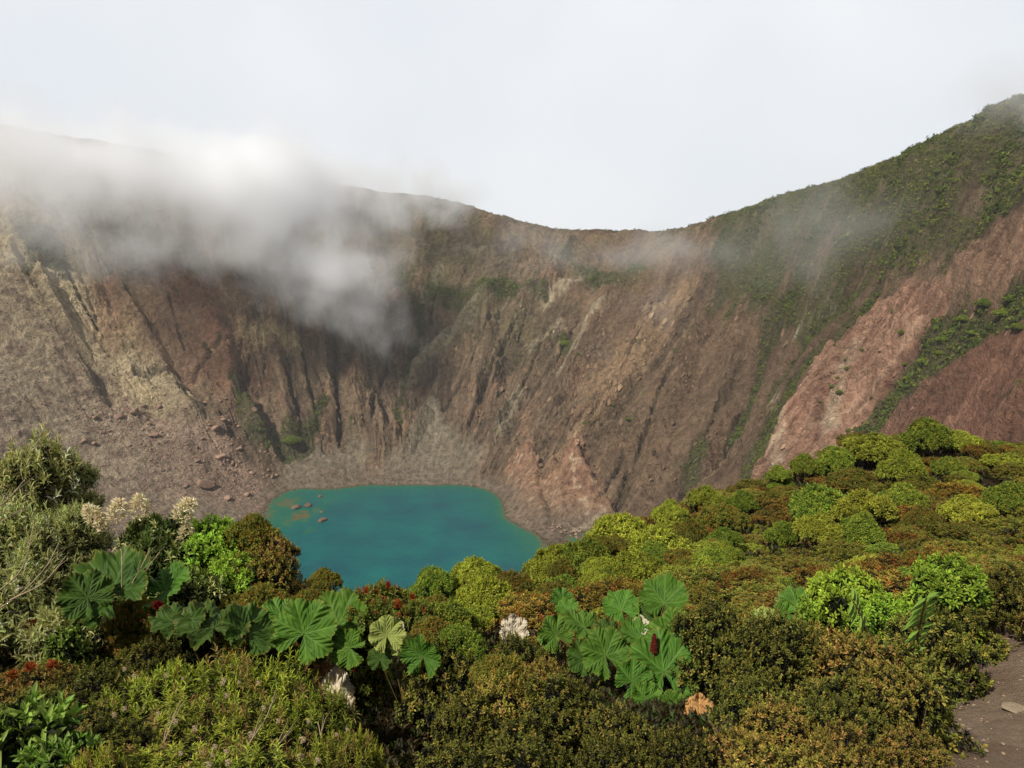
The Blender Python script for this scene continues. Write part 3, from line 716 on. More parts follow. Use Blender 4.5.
def lobes(r, n, rad, zlo=.25, zhi=.62, lr=(.30, .46)):
    """rounded shoots-masses that make up the crown of a shrub of radius 1 and height about 1"""
    out = [(np.array([0, 0, .55]), .5)]
    for i in range(n):
        a = i * 2.39996 + r.uniform(-.4, .4); d = math.sqrt((i + .6) / n) * (1 - .30)
        z = zlo + (zhi - zlo) * (1 - d ** 2) + r.uniform(-.07, .07)
        out.append((np.array([math.cos(a) * d, math.sin(a) * d, z]), r.uniform(*lr)))
    return out

def lobe_points(r, lb, n, shrink=1.0, zmin=.02, jl=.88, jh=1.04):
    P = []; A = []
    w = np.array([q[1] ** 2 for q in lb]); w /= w.sum(); tot = 0
    while tot < n:
        k = r.choice(len(lb), n * 2, p=w); v = nrm(r.normal(size=(n * 2, 3)))
        v[:, 2] = np.where(v[:, 2] < -.35, -v[:, 2], v[:, 2])
        c = np.array([q[0] for q in lb])[k]; rr_ = np.array([q[1] for q in lb])[k]
        p = c + v * (rr_ * shrink * r.uniform(jl, jh, len(k)))[:, None]
        ok = p[:, 2] > zmin
        for (lc, lr_) in lb: ok &= np.linalg.norm(p - lc, axis=1) > lr_ * shrink * (jl - .06)
        P.append(p[ok]); A.append(v[ok]); tot += ok.sum()
    return np.concatenate(P)[:n], np.concatenate(A)[:n]

def shrub(seed, n, L, W, k, tipc, midc, inc, stipc=None, sfrac=0., T=LEAF2, lo=15, hi=70, nl=13, up=.45, mat=None, inner=.6, tail=2, back=.6, lr=(.28, .44), name='foliage', jl=.82, jh=1.1):
    """crown of leafy shoots: rosettes at the tips, older leaves along the twig behind, sparse leaves inside, coloured dark to stand for shade"""
    f = Foliage(seed); r = f.r; lb = lobes(r, nl, 1, lr=lr)
    P, A = lobe_points(r, lb, n, jl=jl, jh=jh)
    A = nrm(A + np.array([0, 0, up]) + r.normal(0, .22, A.shape))
    u = r.random(n)[:, None]
    lob = fbm(P[:, 0] * 1.7 + seed, P[:, 1] * 1.7 + P[:, 2] * 2, 3, seed % 50)[:, None]
    cols = np.array(tipc) * (.75 + .45 * u) * (1 + .5 * lob)
    if stipc is not None:
        sel = (r.random(n) < sfrac)[:, None]; cols = np.where(sel, np.array(stipc) * (.8 + .4 * u), cols)
    f.rosettes(P, A, k, L, W, lo, hi, T, cols, back=L * back)
    for t in range(tail):
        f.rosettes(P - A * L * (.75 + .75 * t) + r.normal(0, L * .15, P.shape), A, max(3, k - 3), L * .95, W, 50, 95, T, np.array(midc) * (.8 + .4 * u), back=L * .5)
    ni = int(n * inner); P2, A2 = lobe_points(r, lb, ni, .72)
    f.rosettes(P2, A2, max(4, k - 2), L * 1.15, W, 40, 100, T, np.array(inc) * (.7 + .6 * r.random((ni, 1))), back=L)  # inner leaves get a darkened colour, painting the shade within the crown
    tw = Twigs(); base = np.array([0, 0, -.15])
    for (c, lr_) in lb:
        b0 = base + np.array([c[0] * .18, c[1] * .18, 0])
        p = tw.branch(b0, c - np.array([0, 0, lr_ * .2]), .022, .011, .12, 7, 5, r)
        for q in range(4):
            v = nrm(r.normal(size=3) + np.array([0, 0, .7])); tw.branch(p[-2], p[-1] + v * lr_ * .85, .009, .003, .1, 4, 4, r)
    return f.mesh(name, mat or M_leaf), tw.mesh('branches', M_bark)

# colours of the leaves; the inner one is darkened to stand for shade
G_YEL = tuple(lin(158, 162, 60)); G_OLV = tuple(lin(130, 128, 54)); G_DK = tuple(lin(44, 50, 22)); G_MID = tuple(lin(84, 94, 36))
G_BR = tuple(lin(152, 176, 62)); G_BRD = tuple(lin(84, 108, 38)); G_GRN = tuple(lin(124, 142, 54)); G_GRD = tuple(lin(66, 84, 30)); G_SHADE = tuple(lin(26, 30, 13))
BRZ = tuple(lin(158, 120, 54)); SIL = tuple(lin(178, 178, 118)); SILD = tuple(lin(114, 118, 66)); WHT = tuple(lin(226, 226, 200))

PROTO = {}
def proto(key, count, fn): PROTO[key] = [fn(1000 + 37 * i + sum(map(ord, key))) for i in range(count)]
# rounded bright bushes of the ridge
proto('round', 5, lambda s: shrub(s, 1500, .088, .46, 8, G_YEL, G_MID, G_SHADE, tail=1, nl=22, lr=(.17, .33), up=.7, inner=.5))
proto('green', 5, lambda s: shrub(s, 1500, .088, .44, 8, G_GRN, G_GRD, G_SHADE, G_YEL, .25, tail=1, nl=22, lr=(.17, .33), up=.7, inner=.5))
proto('olive', 4, lambda s: shrub(s, 1200, .085, .42, 8, G_OLV, G_MID, G_SHADE, BRZ, .2, tail=1, nl=18, lr=(.18, .34), up=.8, inner=.4))
# dark small leaved shrubs close to the camera
proto('dark', 5, lambda s: shrub(s, 520, .066, .5, 9, tuple(lin(118, 118, 50)), tuple(lin(42, 44, 20)), tuple(lin(12, 13, 7)), tuple(lin(156, 140, 66)), .18, T=LEAF4, tail=1, nl=22, inner=.35, lr=(.16, .3), up=1.0, jl=.55, jh=1.15, back=1.))  # older and inner leaf colours darkened to paint black shaded gaps
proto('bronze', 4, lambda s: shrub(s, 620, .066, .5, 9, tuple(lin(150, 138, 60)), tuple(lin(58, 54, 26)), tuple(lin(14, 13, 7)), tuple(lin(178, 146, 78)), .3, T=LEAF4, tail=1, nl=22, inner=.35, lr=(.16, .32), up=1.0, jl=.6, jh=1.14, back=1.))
# light green lance-leaved shoots, bottom left
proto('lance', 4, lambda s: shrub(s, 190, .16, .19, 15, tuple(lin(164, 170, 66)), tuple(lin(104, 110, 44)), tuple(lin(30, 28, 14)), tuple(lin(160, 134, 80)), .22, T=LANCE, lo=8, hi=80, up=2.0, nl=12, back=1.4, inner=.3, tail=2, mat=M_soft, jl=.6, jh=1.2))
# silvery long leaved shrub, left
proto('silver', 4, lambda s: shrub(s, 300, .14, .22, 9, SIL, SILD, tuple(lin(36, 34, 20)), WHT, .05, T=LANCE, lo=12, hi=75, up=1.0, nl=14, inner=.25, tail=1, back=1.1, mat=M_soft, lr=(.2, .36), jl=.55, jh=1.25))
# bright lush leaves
proto('lush', 3, lambda s: shrub(s, 420, .13, .46, 8, G_BR, G_BRD, G_SHADE, T=LEAF4, lo=20, hi=80, up=.9, nl=14, mat=M_soft, lr=(.2, .36), jl=.6, jh=1.15))
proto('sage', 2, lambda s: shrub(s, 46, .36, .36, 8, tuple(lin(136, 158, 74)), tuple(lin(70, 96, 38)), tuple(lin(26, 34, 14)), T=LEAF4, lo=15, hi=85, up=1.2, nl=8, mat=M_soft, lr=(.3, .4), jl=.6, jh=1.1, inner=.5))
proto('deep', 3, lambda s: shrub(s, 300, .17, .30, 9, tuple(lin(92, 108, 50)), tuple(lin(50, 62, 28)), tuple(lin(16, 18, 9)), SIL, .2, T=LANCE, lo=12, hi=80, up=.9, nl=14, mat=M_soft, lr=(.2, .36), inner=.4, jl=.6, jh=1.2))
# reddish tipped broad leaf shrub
proto('redtip', 2, lambda s: shrub(s, 360, .14, .36, 8, tuple(lin(128, 134, 58)), G_MID, G_SHADE, tuple(lin(176, 90, 56)), .08, T=LEAF4, lo=12, hi=70, up=1.0, nl=14, mat=M_soft, lr=(.2, .36), jl=.6, jh=1.2))
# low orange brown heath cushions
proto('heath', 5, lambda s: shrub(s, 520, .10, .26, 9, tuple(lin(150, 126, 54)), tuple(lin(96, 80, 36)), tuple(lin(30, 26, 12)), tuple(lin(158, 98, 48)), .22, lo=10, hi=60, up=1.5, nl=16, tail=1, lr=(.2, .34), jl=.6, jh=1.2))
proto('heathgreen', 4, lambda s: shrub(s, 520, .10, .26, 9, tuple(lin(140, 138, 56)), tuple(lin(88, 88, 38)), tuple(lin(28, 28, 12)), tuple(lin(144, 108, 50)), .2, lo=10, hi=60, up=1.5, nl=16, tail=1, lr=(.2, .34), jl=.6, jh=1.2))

NAMES = {'round': 'round_shrub', 'green': 'round_shrub', 'olive': 'olive_shrub', 'deep': 'flowering_shrub', 'sage': 'broad_leaved_shrub', 'dark': 'evergreen_shrub', 'bronze': 'evergreen_shrub', 'lance': 'leafy_shrub',
         'silver': 'silvery_shrub', 'lush': 'leafy_shrub', 'redtip': 'leafy_shrub', 'heath': 'heath_shrub', 'heathgreen': 'heath_shrub'}
def plant(key, px, py, Y, wpx, label, group=None, hz=None, vi=None, base=None, tilt=0., parts=True, cat='shrub'):
    """shrub whose top shows at (px, py) at the distance Y, wpx wide; it stands on the slope below"""
    p = at(px, py, Y); g = ng(p[0], p[1]) - .03
    r_ = wpx / 2 / F_PX * Y * .95
    h = max(p[2] - g, .35 * r_) if hz is None else hz * r_
    fm, tm = PROTO[key][(vi if vi is not None else rng.integers(99)) % len(PROTO[key])]
    e = bpy.data.objects.new(NAMES[key], None); COL.objects.link(e); tag(e, label, cat, group)
    e.location = (p[0], p[1], g); e.rotation_euler = (tilt, 0, rng.uniform(0, 6.28))
    s_ = r_ / .98; hf = min(h, (1.5 if key in ('silver', 'deep', 'lance') else 1.3) * r_)   # crowns keep their roundness
    e.scale = (s_ * rng.uniform(.86, 1.16), s_ * rng.uniform(.86, 1.16), s_); e.rotation_euler = (rng.normal(0, .09), rng.normal(0, .09), rng.uniform(0, 6.28))
    o = link('foliage', fm, e); o.scale = (1, 1, hf / 1.02 / s_); o.location = (0, 0, (h - hf) / s_)
    z = h - hf
    while z > .35 * hf and parts:                        # a tall shrub carries its leaves in tiers down its stems
        z = max(z - .62 * hf, 0.)
        o = link('foliage', PROTO[key][rng.integers(99) % len(PROTO[key])][0], e); o.scale = (1.12, 1.12, hf / 1.02 / s_); o.location = (rng.uniform(-.2, .2), rng.uniform(-.2, .2), z / s_); o.rotation_euler = (0, 0, rng.uniform(0, 6.28))
    if parts: o = link('branches', tm, e); o.scale = (1, 1, h / 1.02 / s_)
    return e

def Y_for(px, py, h):
    """northward distance at which the line of sight through a pixel is h above the slope"""
    d = ray(px, py); Y = np.geomspace(np.interp(py, [440, 540, 600, 680, 768, 850], [4.9, 4.2, 3.5, 2.8, 2.1, 1.7]), 40, 700); P = d[None] * (Y / d[1])[:, None]
    c = P[:, 2] - near_h(P[:, 0], P[:, 1]); k = np.argmax(c < h)
    return float(Y[k]) if c.min() < h else 30.
def plant_h(key, px, py, wpx, h, label, group=None, **kw):
    return plant(key, px, py, Y_for(px, py, h), wpx, label, group, **kw)

# ------------------------------------------------------------------ big pleated umbrella leaves
def umbrella_leaf(seed, c_hi, c_lo, cup=.28, crumple=0., teeth=1.0, span=162):
    r = np.random.default_rng(seed); nt, nr_ = 241, 34
    th = np.radians(np.linspace(-span, span, nt)); q = np.linspace(.02, 1, nr_)
    T_, Q = np.meshgrid(th, q, indexing='ij')
    nv = 7; vein = np.linspace(-span * .86, span * .86, nv) * np.pi / 180
    dv = np.abs(T_[..., None] - vein).min(-1); vi = np.abs(T_[..., None] - vein).argmin(-1)
    half = (vein[1] - vein[0]) / 2
    lobe = np.cos(np.clip(dv / half, 0, 1) * np.pi / 2)
    out = (.78 + .12 * lobe ** .55) * (1 + .12 * np.cos(T_) + .08 * gn(T_ * 1.3, T_ * 0 + 2, seed)) + teeth * (.050 * np.abs(np.sin(T_ * 24 + seed)) + .035 * np.abs(np.sin(T_ * 57)) + .02 * gn(T_ * 14, T_ * 0, seed))
    rad = Q * (out * Q ** .3 + .8 * (1 - Q ** .3))
    sec = np.sin(Q * 30 - dv / half * (5 + 12 * Q))                      # side veins running out from the main ones
    z = cup * rad ** 1.6 + .085 * Q ** .8 * (1 - lobe) * -1.0 + .085 * Q * np.sqrt(np.clip(dv / half, 0, 1)) * 1.5 + .032 * sec * Q ** .7 * np.clip(dv / half * 3, 0, 1)
    z += .09 * Q ** 3 * np.sin(T_ * 11 + seed) + .22 * Q ** 2 * gn(T_ * 1.6, Q * 1.2, seed) - .12 * Q ** 4 * (.5 + gn(T_ * 2.2, Q, seed + 9))
    z += crumple * (.35 * gn(rad * np.cos(T_) * 3.1, rad * np.sin(T_) * 3.1, seed) + .12 * gn(rad * np.cos(T_) * 8, rad * np.sin(T_) * 8, seed + 3)) * Q
    x = rad * np.sin(T_); y = rad * np.cos(T_)
    if crumple: x = x * (1 - .3 * crumple * Q ** 2); 
    vline = np.exp(-(dv * Q / .020) ** 2) + .75 * np.exp(-((1 - np.abs(sec)) * 0 + (1 - sec) / .10) ** 2) * .55
    k = np.clip(.42 + .25 * gn(x * 3, y * 3, seed) + .2 * Q, 0, 1)[..., None]
    col = np.array(c_lo) * (1 - k) + np.array(c_hi) * k
    v = np.clip(vline, 0, 1)[..., None] * .5; col = col * (1 - v) + (np.array(c_hi) * 1.25 + .03) * v
    edge = sstep(.9, 1.0, Q)[..., None] * .35 * (gn(T_ * 9, Q, seed + 5) > -.1)[..., None]; col = col * (1 - edge) + np.array(lin(150, 130, 60)) * edge
    V = np.stack([x, y, z], 2).reshape(-1, 3); fc = grid_faces(nt, nr_)
    th_ = V - np.array([0, 0, .012])                             # the blade has a thickness
    n = len(V); F = np.concatenate([fc[:, ::-1], fc + n])
    return mesh_np('umbrella_leaf', np.concatenate([V, th_]), F, [M_big], np.concatenate([col.reshape(-1, 3), col.reshape(-1, 3) * .9 + .01]), smooth=True)
UG = (tuple(lin(98, 134, 46)), tuple(lin(40, 76, 22)))
UL = [umbrella_leaf(s, *UG, cup=c) for s, c in ((1, .22), (2, .38), (3, .12), (4, .3), (5, .45))]
UD = [umbrella_leaf(s, tuple(lin(78, 104, 36)), tuple(lin(28, 50, 16)), cup=c) for s, c in ((11, .2), (12, .1))]
UY = [umbrella_leaf(s, tuple(lin(164, 172, 92)), tuple(lin(120, 142, 66)), cup=c, teeth=.6) for s, c in ((21, .3), (22, .5))]
UW = [umbrella_leaf(s, tuple(lin(224, 214, 190)), tuple(lin(176, 158, 126)), cup=.2, crumple=c) for s, c in ((31, .8), (32, 1.1), (33, .5))]
UT = [umbrella_leaf(s, tuple(lin(208, 170, 110)), tuple(lin(164, 108, 66)), cup=.3, crumple=.7) for s in (41, 42)]
for m_ in UW + UT: m_.materials[0] = M_dry
M_pet = bark_material('petiole_skin', tuple(lin(120, 82, 52)), tuple(lin(112, 108, 56)))
def spike_mesh():
    f = Foliage(66); n = 900; t = f.r.random(n); a = f.r.uniform(0, 6.28, n); rad = .16 * (1 - .75 * t ** 1.6)
    P = np.stack([np.cos(a) * rad, np.sin(a) * rad, t], 1); A = np.stack([np.cos(a), np.sin(a), .6 + 0 * a], 1)
    f.rosettes(P, A, 3, .07, .6, 20, 60, LEAF2, tuple(lin(112, 52, 36)), cj=.3); f.leaves(np.zeros((1, 3)), np.array([[0, 0, 1.]]), np.array([[0, 1., 0]]), .9, .1, LEAF2, np.array([tuple(lin(120, 52, 34))]))
    return f.mesh('flower_spike', M_dry)
SPK = spike_mesh()
def leaf_at(parent, loc0, me, px, py, Y, wpx, face=35, yaw=0., roll=0., spin=0., name='leaf', label=None):
    """one umbrella leaf of a plant, blade centre at the pixel and distance, tipped face degrees from the sky towards the south"""
    face = face + rng.normal(0, 11); roll = roll + rng.normal(0, .22); spin = spin + rng.normal(0, .5)
    c = at(px, py, Y); r_ = wpx / 2 / F_PX * Y / 1.02
    d = bpy.data.objects.new(name, me); COL.objects.link(d); d.parent = parent
    rot = Matrix.Rotation(yaw, 3, 'Z') @ Matrix.Rotation(R(face), 3, 'X') @ Matrix.Rotation(roll, 3, 'Y') @ Matrix.Rotation(spin, 3, 'Z')
    d.matrix_basis = Matrix.Translation(Vector(c - loc0)) @ rot.to_4x4() @ Matrix.Diagonal((r_, r_, r_, 1))
    if label: d['label'] = label
    t = Twigs(); top = c - loc0 + np.array(rot @ Vector((0, 0, .01))) * r_; low = np.array([top[0] * .12, top[1] * .12, .02])
    s_ = np.linspace(0, 1, 9)[:, None]; mid = (top + low) / 2 + np.array([0, .0, -.06]); mid[:2] = low[:2] + (top[:2] - low[:2]) * .35
    pts = low * (1 - s_) ** 2 + 2 * mid * s_ * (1 - s_) + top * s_ ** 2
    inv = d.matrix_basis.inverted(); pts = np.array([(inv @ Vector(p))[:] for p in pts])
    t.tube(pts, .035, .02, 6); link('petiole', t.mesh('petiole', M_pet), d)
    return d
def umbrella_plant(base, label, leaves, group='umbrella leaved plants', spikes=()):
    g = at(*base); z0 = ng(g[0], g[1]); loc = np.array([g[0], g[1], z0])
    e = bpy.data.objects.new('umbrella_plant', None); COL.objects.link(e); e.location = loc; tag(e, label, 'plant', group)
    for L_ in leaves: leaf_at(e, loc, *L_[:5], **(L_[5] if len(L_) > 5 else {}))
    for (px, py, Y, hpx) in spikes:
        c = at(px, py, Y); s_ = hpx / F_PX * Y; o = link('flower_spike', SPK, e); o.location = c - loc - np.array([0, 0, s_ * .5]); o.scale = (s_,) * 3
        tw = Twigs(); tw.tube(np.array([[0, 0, .1], [0, 0, -1.], [0, 0, -(c[2] - z0) / s_ + .4]]), .06, .07, 6); link('stalk', tw.mesh('stalk', M_pet), o)
    return e
# ------------------------------------------------------------------ shrubs of the ridge and middle slope
RG_ = 'rounded shrubs on the ridge'
for key, px, py, Y, w, lab in [
    ('green', 930, 420, 27, 62, 'tall dark green rounded shrub crowning the highest point of the green ridge'),
    ('round', 878, 436, 26.5, 78, 'wide light green shrub on the ridge crest left of the crowning shrub'),
    ('green', 838, 448, 26, 52, 'rounded shrub on the ridge crest where it starts to fall to the left'),
    ('green', 806, 455, 25, 40, 'dark rounded shrub on the ridge line in front of the red cliff foot'),
    ('green', 782, 466, 24, 32, 'small dark shrub on the ridge line just right of the white rock streak'),
    ('round', 960, 432, 28, 60, 'low bright shrub on the ridge crest right of the crowning shrub'),
    ('green', 1000, 442, 29, 44, 'shrub on the ridge crest near the right edge of the picture'),
    ('round', 905, 452, 23, 60, 'yellow green shrub just below the crest of the ridge'),
    ('olive', 855, 470, 22, 60, 'olive shrub on the heath below the crest, left of the yellow green one'),
    ('round', 705, 488, 20, 50, 'first bright shrub on the ridge line left of the bare rock'),
    ('green', 742, 492, 20, 40, 'small green shrub on the ridge line above the orange heath'),
    ('round', 672, 503, 18, 48, 'rounded shrub at the left end of the ridge line against the brown slope'),
    ('olive', 722, 506, 18, 62, 'low olive shrub just under the left part of the ridge line'),
    ('green', 822, 486, 17.5, 84, 'large dense green shrub alone in the middle of the heath'),
    ('round', 868, 494, 16.5, 74, 'light green shrub touching the large dense shrub in the heath'),
    ('green', 905, 485, 17.5, 54, 'darker shrub behind the light green one in the middle heath'),
    ('green', 784, 522, 15, 46, 'small dark green shrub in front of the large dense shrub'),
    ('round', 820, 516, 14.5, 60, 'bright shrub below the large dense shrub of the heath'),
    ('green', 860, 514, 14.5, 64, 'wide green shrub standing in the orange heath, right of the bright one'),
    ('round', 972, 498, 16, 66, 'rounded shrub in the heath on the right with grey green leaves'),
    ('green', 1012, 484, 16.5, 56, 'tall green shrub cut by the right edge of the picture'),
    ('olive', 925, 508, 15.5, 50, 'brownish olive shrub between two green shrubs on the right heath'),
    ('round', 1010, 455, 24, 60, 'low yellow shrub below the crest at the right edge'),
    ('green', 950, 458, 24, 46, 'dark little shrub below the crowning shrub on the right'),
    ('round', 618, 516, 14.5, 92, 'big light green shrub on the edge above the lake corner'),
    ('round', 662, 530, 13.5, 96, 'broad bright shrub right of the big one above the lake corner'),
    ('round', 712, 546, 13, 84, 'broad bright shrub at the right end of the pale green thicket'),
    ('olive', 690, 520, 15.5, 50, 'dull shrub rising behind the pale green thicket'),
    ('round', 552, 546, 12.8, 74, 'dark sided round shrub touching the right end of the lake'),
    ('green', 590, 540, 12.6, 74, 'round green shrub between the lake corner and the thicket'),
    ('round', 632, 556, 11.5, 74, 'round shrub with light tips in the front row of the thicket'),
    ('round', 594, 576, 10.5, 54, 'upright yellow green shrub above the big umbrella leaves'),
    ('olive', 560, 585, 10, 56, 'fine leaved olive shrub beside the white withered leaf'),
    ('round', 676, 570, 10.8, 80, 'spreading yellow shrub above the umbrella leaves'),
    ('round', 478, 560, 10.8, 66, 'rounded shrub standing against the near water of the lake'),
    ('green', 440, 572, 10.2, 64, 'green shrub on the lake side edge left of the rounded one'),
    ('round', 484, 578, 9.2, 88, 'big round olive green shrub with dark sides below the lake'),
    ('olive', 518, 572, 10.4, 50, 'dull shrub squeezed between two bright round shrubs by the lake'),
    ('green', 400, 590, 8.8, 70, 'leafy green shrub by the lake edge behind the red tips'),
    ('olive', 522, 610, 8.6, 60, 'pale olive feathery shrub behind the white withered leaf'),
    ('redtip', 372, 588, 7.4, 80, 'light green shrub with red young leaves on the lake edge'),
    ('redtip', 416, 604, 7.2, 60, 'shrub with orange red shoot tips above the pale umbrella leaf'),
    ('green', 448, 606, 7.4, 74, 'dark green shrub right of the orange tipped shrub'),
    ('olive', 318, 572, 6.9, 44, 'small dark shrub standing against the left water of the lake')]:
    plant(key, px, py, Y, w, lab, RG_)

# heath, many cushions between the shrubs
r_ = np.random.default_rng(77)
taken = [(o.location.x, o.location.y, o.scale[0]) for o in COL.objects if o.get('group') == RG_]
cnt = 0; tries = 0
while cnt < 255 and tries < 9000:
    tries += 1
    Y = r_.uniform(6.5, 32) if r_.random() < .6 else r_.uniform(6.5, 16); px = r_.uniform(430, 1180)
    a = math.atan2((px - 512) / F_PX, math.cos(PITCH)); rc = np.interp(a, CRA, CRR) * math.cos(a)
    if Y > rc * 1.05 or (px < 650 and Y > 12) or (px<560 and Y<8): continue
    x = (px - 512) / F_PX * Y / math.cos(PITCH) * .98; y = Y
    rad = r_.uniform(.28, .62) * (1 + Y / 60)
    if any((x - tx) ** 2 + (y - ty) ** 2 < (tr * .8 + rad * .35) ** 2 for tx, ty, tr in taken): continue
    taken.append((x, y, rad * .8))
    key = str(r_.choice(['heath', 'heathgreen', 'olive', 'round', 'green'], p=[.25, .36, .15, .14, .10]))
    g = ng(x, y) - .05; fm, tm = PROTO[key][r_.integers(99) % len(PROTO[key])]
    if key in ('round', 'green'): rad *= .7
    o = bpy.data.objects.new('heath_shrub' if key.startswith('heath') else 'low_shrub', None); COL.objects.link(o)
    o.location = (x, y, g); o.rotation_euler = (0, 0, r_.uniform(0, 6.28)); h = rad * r_.uniform(.45, .75); o.scale = (rad * r_.uniform(.8, 1.25), rad * r_.uniform(.8, 1.2), h)
    link('foliage', fm, o)
    if not key.startswith('heath'): tag(o, 'low green or olive shrublet mixed into the heath of the slope', 'shrublet', 'low green shrublets in the heath')
    else: tag(o, 'low orange brown to olive heath cushion among the greener shrubs of the slope', 'heath cushion', 'heath cushions on the slope'); cnt += 1
print('heath', cnt, tries)

r_ = np.random.default_rng(78)
for k in range(46):                                           # smaller bushes filling the green thicket above the lake
    px = r_.uniform(400, 740); py = np.interp(px, [400, 480, 560, 620, 700, 740], [596, 572, 556, 532, 520, 524]) + r_.uniform(-2, 40); Y = np.interp(py, [520, 550, 580, 620], [15, 12.2, 10, 8.2]) * r_.uniform(.97, 1.05)
    e = plant(str(r_.choice(['round', 'green', 'olive'])), px, py, Y, r_.uniform(26, 52), 'smaller bush filling the gaps of the bright green thicket above the lake', 'small bushes of the green thicket'); e.rotation_euler = (r_.normal(0, .2), r_.normal(0, .2), r_.uniform(0, 6)); 
# ------------------------------------------------------------------ umbrella leaved plants
umbrella_plant((130, 640, 3.6), 'large dark green pleated leaves under the cream flowers on the left', [
    (UD[0], 112, 592, 3.4, 104, dict(face=30, yaw=.1, spin=.4)), (UL[0], 166, 590, 3.5, 66, dict(face=40, yaw=-.3, spin=-.5)), (UD[1], 88, 598, 3.3, 60, dict(face=42, yaw=.4))])
umbrella_plant((225, 670, 3.3), 'shaded dark pleated leaves above the light green shoots, between two umbrella plants', [
    (UD[1], 214, 628, 3.2, 90, dict(face=8, yaw=.1, spin=.8)), (UD[0], 248, 634, 3.2, 70, dict(face=4, yaw=-.2, roll=.2)), (UD[1], 180, 622, 3.2, 64, dict(face=12, yaw=.5))])
umbrella_plant((330, 690, 3.5), 'cluster of large mid green jagged leaves beside the lake corner, left of the pale leaf', [
    (UL[0], 304, 634, 3.25, 76, dict(face=48, yaw=.15, spin=.3)), (UL[3], 338, 626, 3.45, 74, dict(face=44, yaw=-.2, spin=-.3)), (UL[2], 350, 648, 3.25, 48, dict(face=60, yaw=-.3, spin=1)),
    (UL[2], 282, 616, 3.5, 46, dict(face=40, yaw=.5))])
umbrella_plant((412, 710, 3.2), 'two light yellowish umbrella leaves in the centre left above the red tuft', [
    (UY[0], 387, 636, 3.15, 44, dict(face=56, yaw=.2, label='pale yellow green leaf')), (UL[3], 423, 657, 3.1, 52, dict(face=66, yaw=-.1, spin=.1, label='bright green fan shaped leaf')),
    (UY[1], 398, 648, 3.2, 34, dict(face=40, yaw=.7)), (UD[0], 380, 660, 3.15, 30, dict(face=50)), (UL[1], 440, 672, 3.15, 30, dict(face=30, yaw=-.5))])
umbrella_plant((640, 720, 5.2), 'biggest clump of bright green umbrella leaves with red flower spikes in the middle', [
    (UL[4], 664, 603, 5.6, 56, dict(face=22, yaw=-.1, roll=.1)), (UL[3], 622, 610, 5.6, 44, dict(face=20, yaw=.3)), (UL[0], 585, 628, 5.4, 52, dict(face=30, yaw=.3, spin=.4)),
    (UL[2], 556, 636, 5.4, 44, dict(face=34, yaw=.5)), (UL[0], 606, 656, 5.0, 60, dict(face=52, yaw=.1, spin=-.4)), (UL[3], 640, 640, 5.2, 50, dict(face=30, yaw=-.2)),
    (UL[1], 676, 640, 5.2, 62, dict(face=36, yaw=-.2, spin=.6)), (UL[0], 664, 672, 4.9, 88, dict(face=44, yaw=-.15, spin=.2)), (UL[2], 632, 682, 4.8, 48, dict(face=55, yaw=.3)),
    (UL[3], 700, 634, 5.3, 40, dict(face=30, yaw=-.5)), (UL[2], 646, 700, 4.7, 40, dict(face=50, yaw=.1)), (UD[0], 652, 622, 5.5, 50, dict(face=26)),
    (UL[2], 690, 660, 5.0, 44, dict(face=48, yaw=-.5)), (UD[1], 612, 636, 5.3, 50, dict(face=20)), (UL[4], 568, 612, 5.8, 28, dict(face=30)), (UL[1], 672, 706, 4.6, 34, dict(face=45)),
    (UD[1], 585, 660, 5.1, 44, dict(face=40, yaw=.4)), (UW[2], 640, 628, 5.3, 26, dict(face=30, label='withered cream leaf among the green ones'))],
    spikes=[(654, 643, 4.95, 20), (566, 622, 5.5, 12), (667, 618, 5.35, 18)])
umbrella_plant((785, 650, 5.4), 'small light green umbrella plant beside a curled dry leaf on the right', [
    (UY[0], 764, 626, 5.3, 40, dict(face=40, yaw=.3)), (UL[0], 798, 606, 5.5, 44, dict(face=30, yaw=-.4, spin=.5)), (UL[1], 782, 620, 5.4, 36, dict(face=44)), (UY[1], 784, 606, 5.6, 28, dict(face=20, yaw=.4))])
umbrella_plant((560, 625, 7.0), 'small bright green umbrella leaf above the big clump', [(UL[2], 563, 602, 7.2, 32, dict(face=40)), (UL[0], 549, 640, 6.2, 26, dict(face=36, yaw=.5))])

def dry_leaf(px, py, Y, w, label, me, face=40, yaw=0., sx=1., spin=0.):
    p = at(px, py, Y); o = link('withered_leaf', me); r_ = w / 2 / F_PX * Y / .8
    o.rotation_euler = (Matrix.Rotation(yaw, 3, 'Z') @ Matrix.Rotation(R(face), 3, 'X') @ Matrix.Rotation(spin, 3, 'Z')).to_euler(); o.location = p; o.scale = (r_ * sx, r_, r_)
    return tag(o, label, 'dead leaf', 'withered leaves')
dry_leaf(338, 698, 3.35, 50, 'large crumpled cream and brown leaf right of the light green shoots', UW[0], 50, .4, .8)
dry_leaf(324, 684, 3.5, 36, 'faded yellow green leaf folded behind the crumpled cream leaf', UT[0], 40, .8, .7)
dry_leaf(514, 634, 6.6, 32, 'white fan shaped leaf between the round shrubs and the bronze thicket', UW[2], 62, .2)
dry_leaf(712, 640, 5.0, 22, 'small white curled leaf at the right end of the big umbrella leaves', UW[1], 50, .9, .6)
dry_leaf(699, 716, 4.0, 36, 'tan and orange withered leaf below the big umbrella clump', UT[1], 56, -.2)
dry_leaf(822, 612, 5.3, 40, 'long pale curled dry leaf right of the small umbrella plant', UW[1], 30, .5, .5, 1.9)
dry_leaf(345, 742, 2.9, 26, 'brown dead leaf lying low beside the red tuft', UT[0], 40, .8, .8)
dry_leaf(400, 626, 4.9, 14, 'tiny pale dry leaf beside the red young leaves', UW[1], 40, .8, .6)

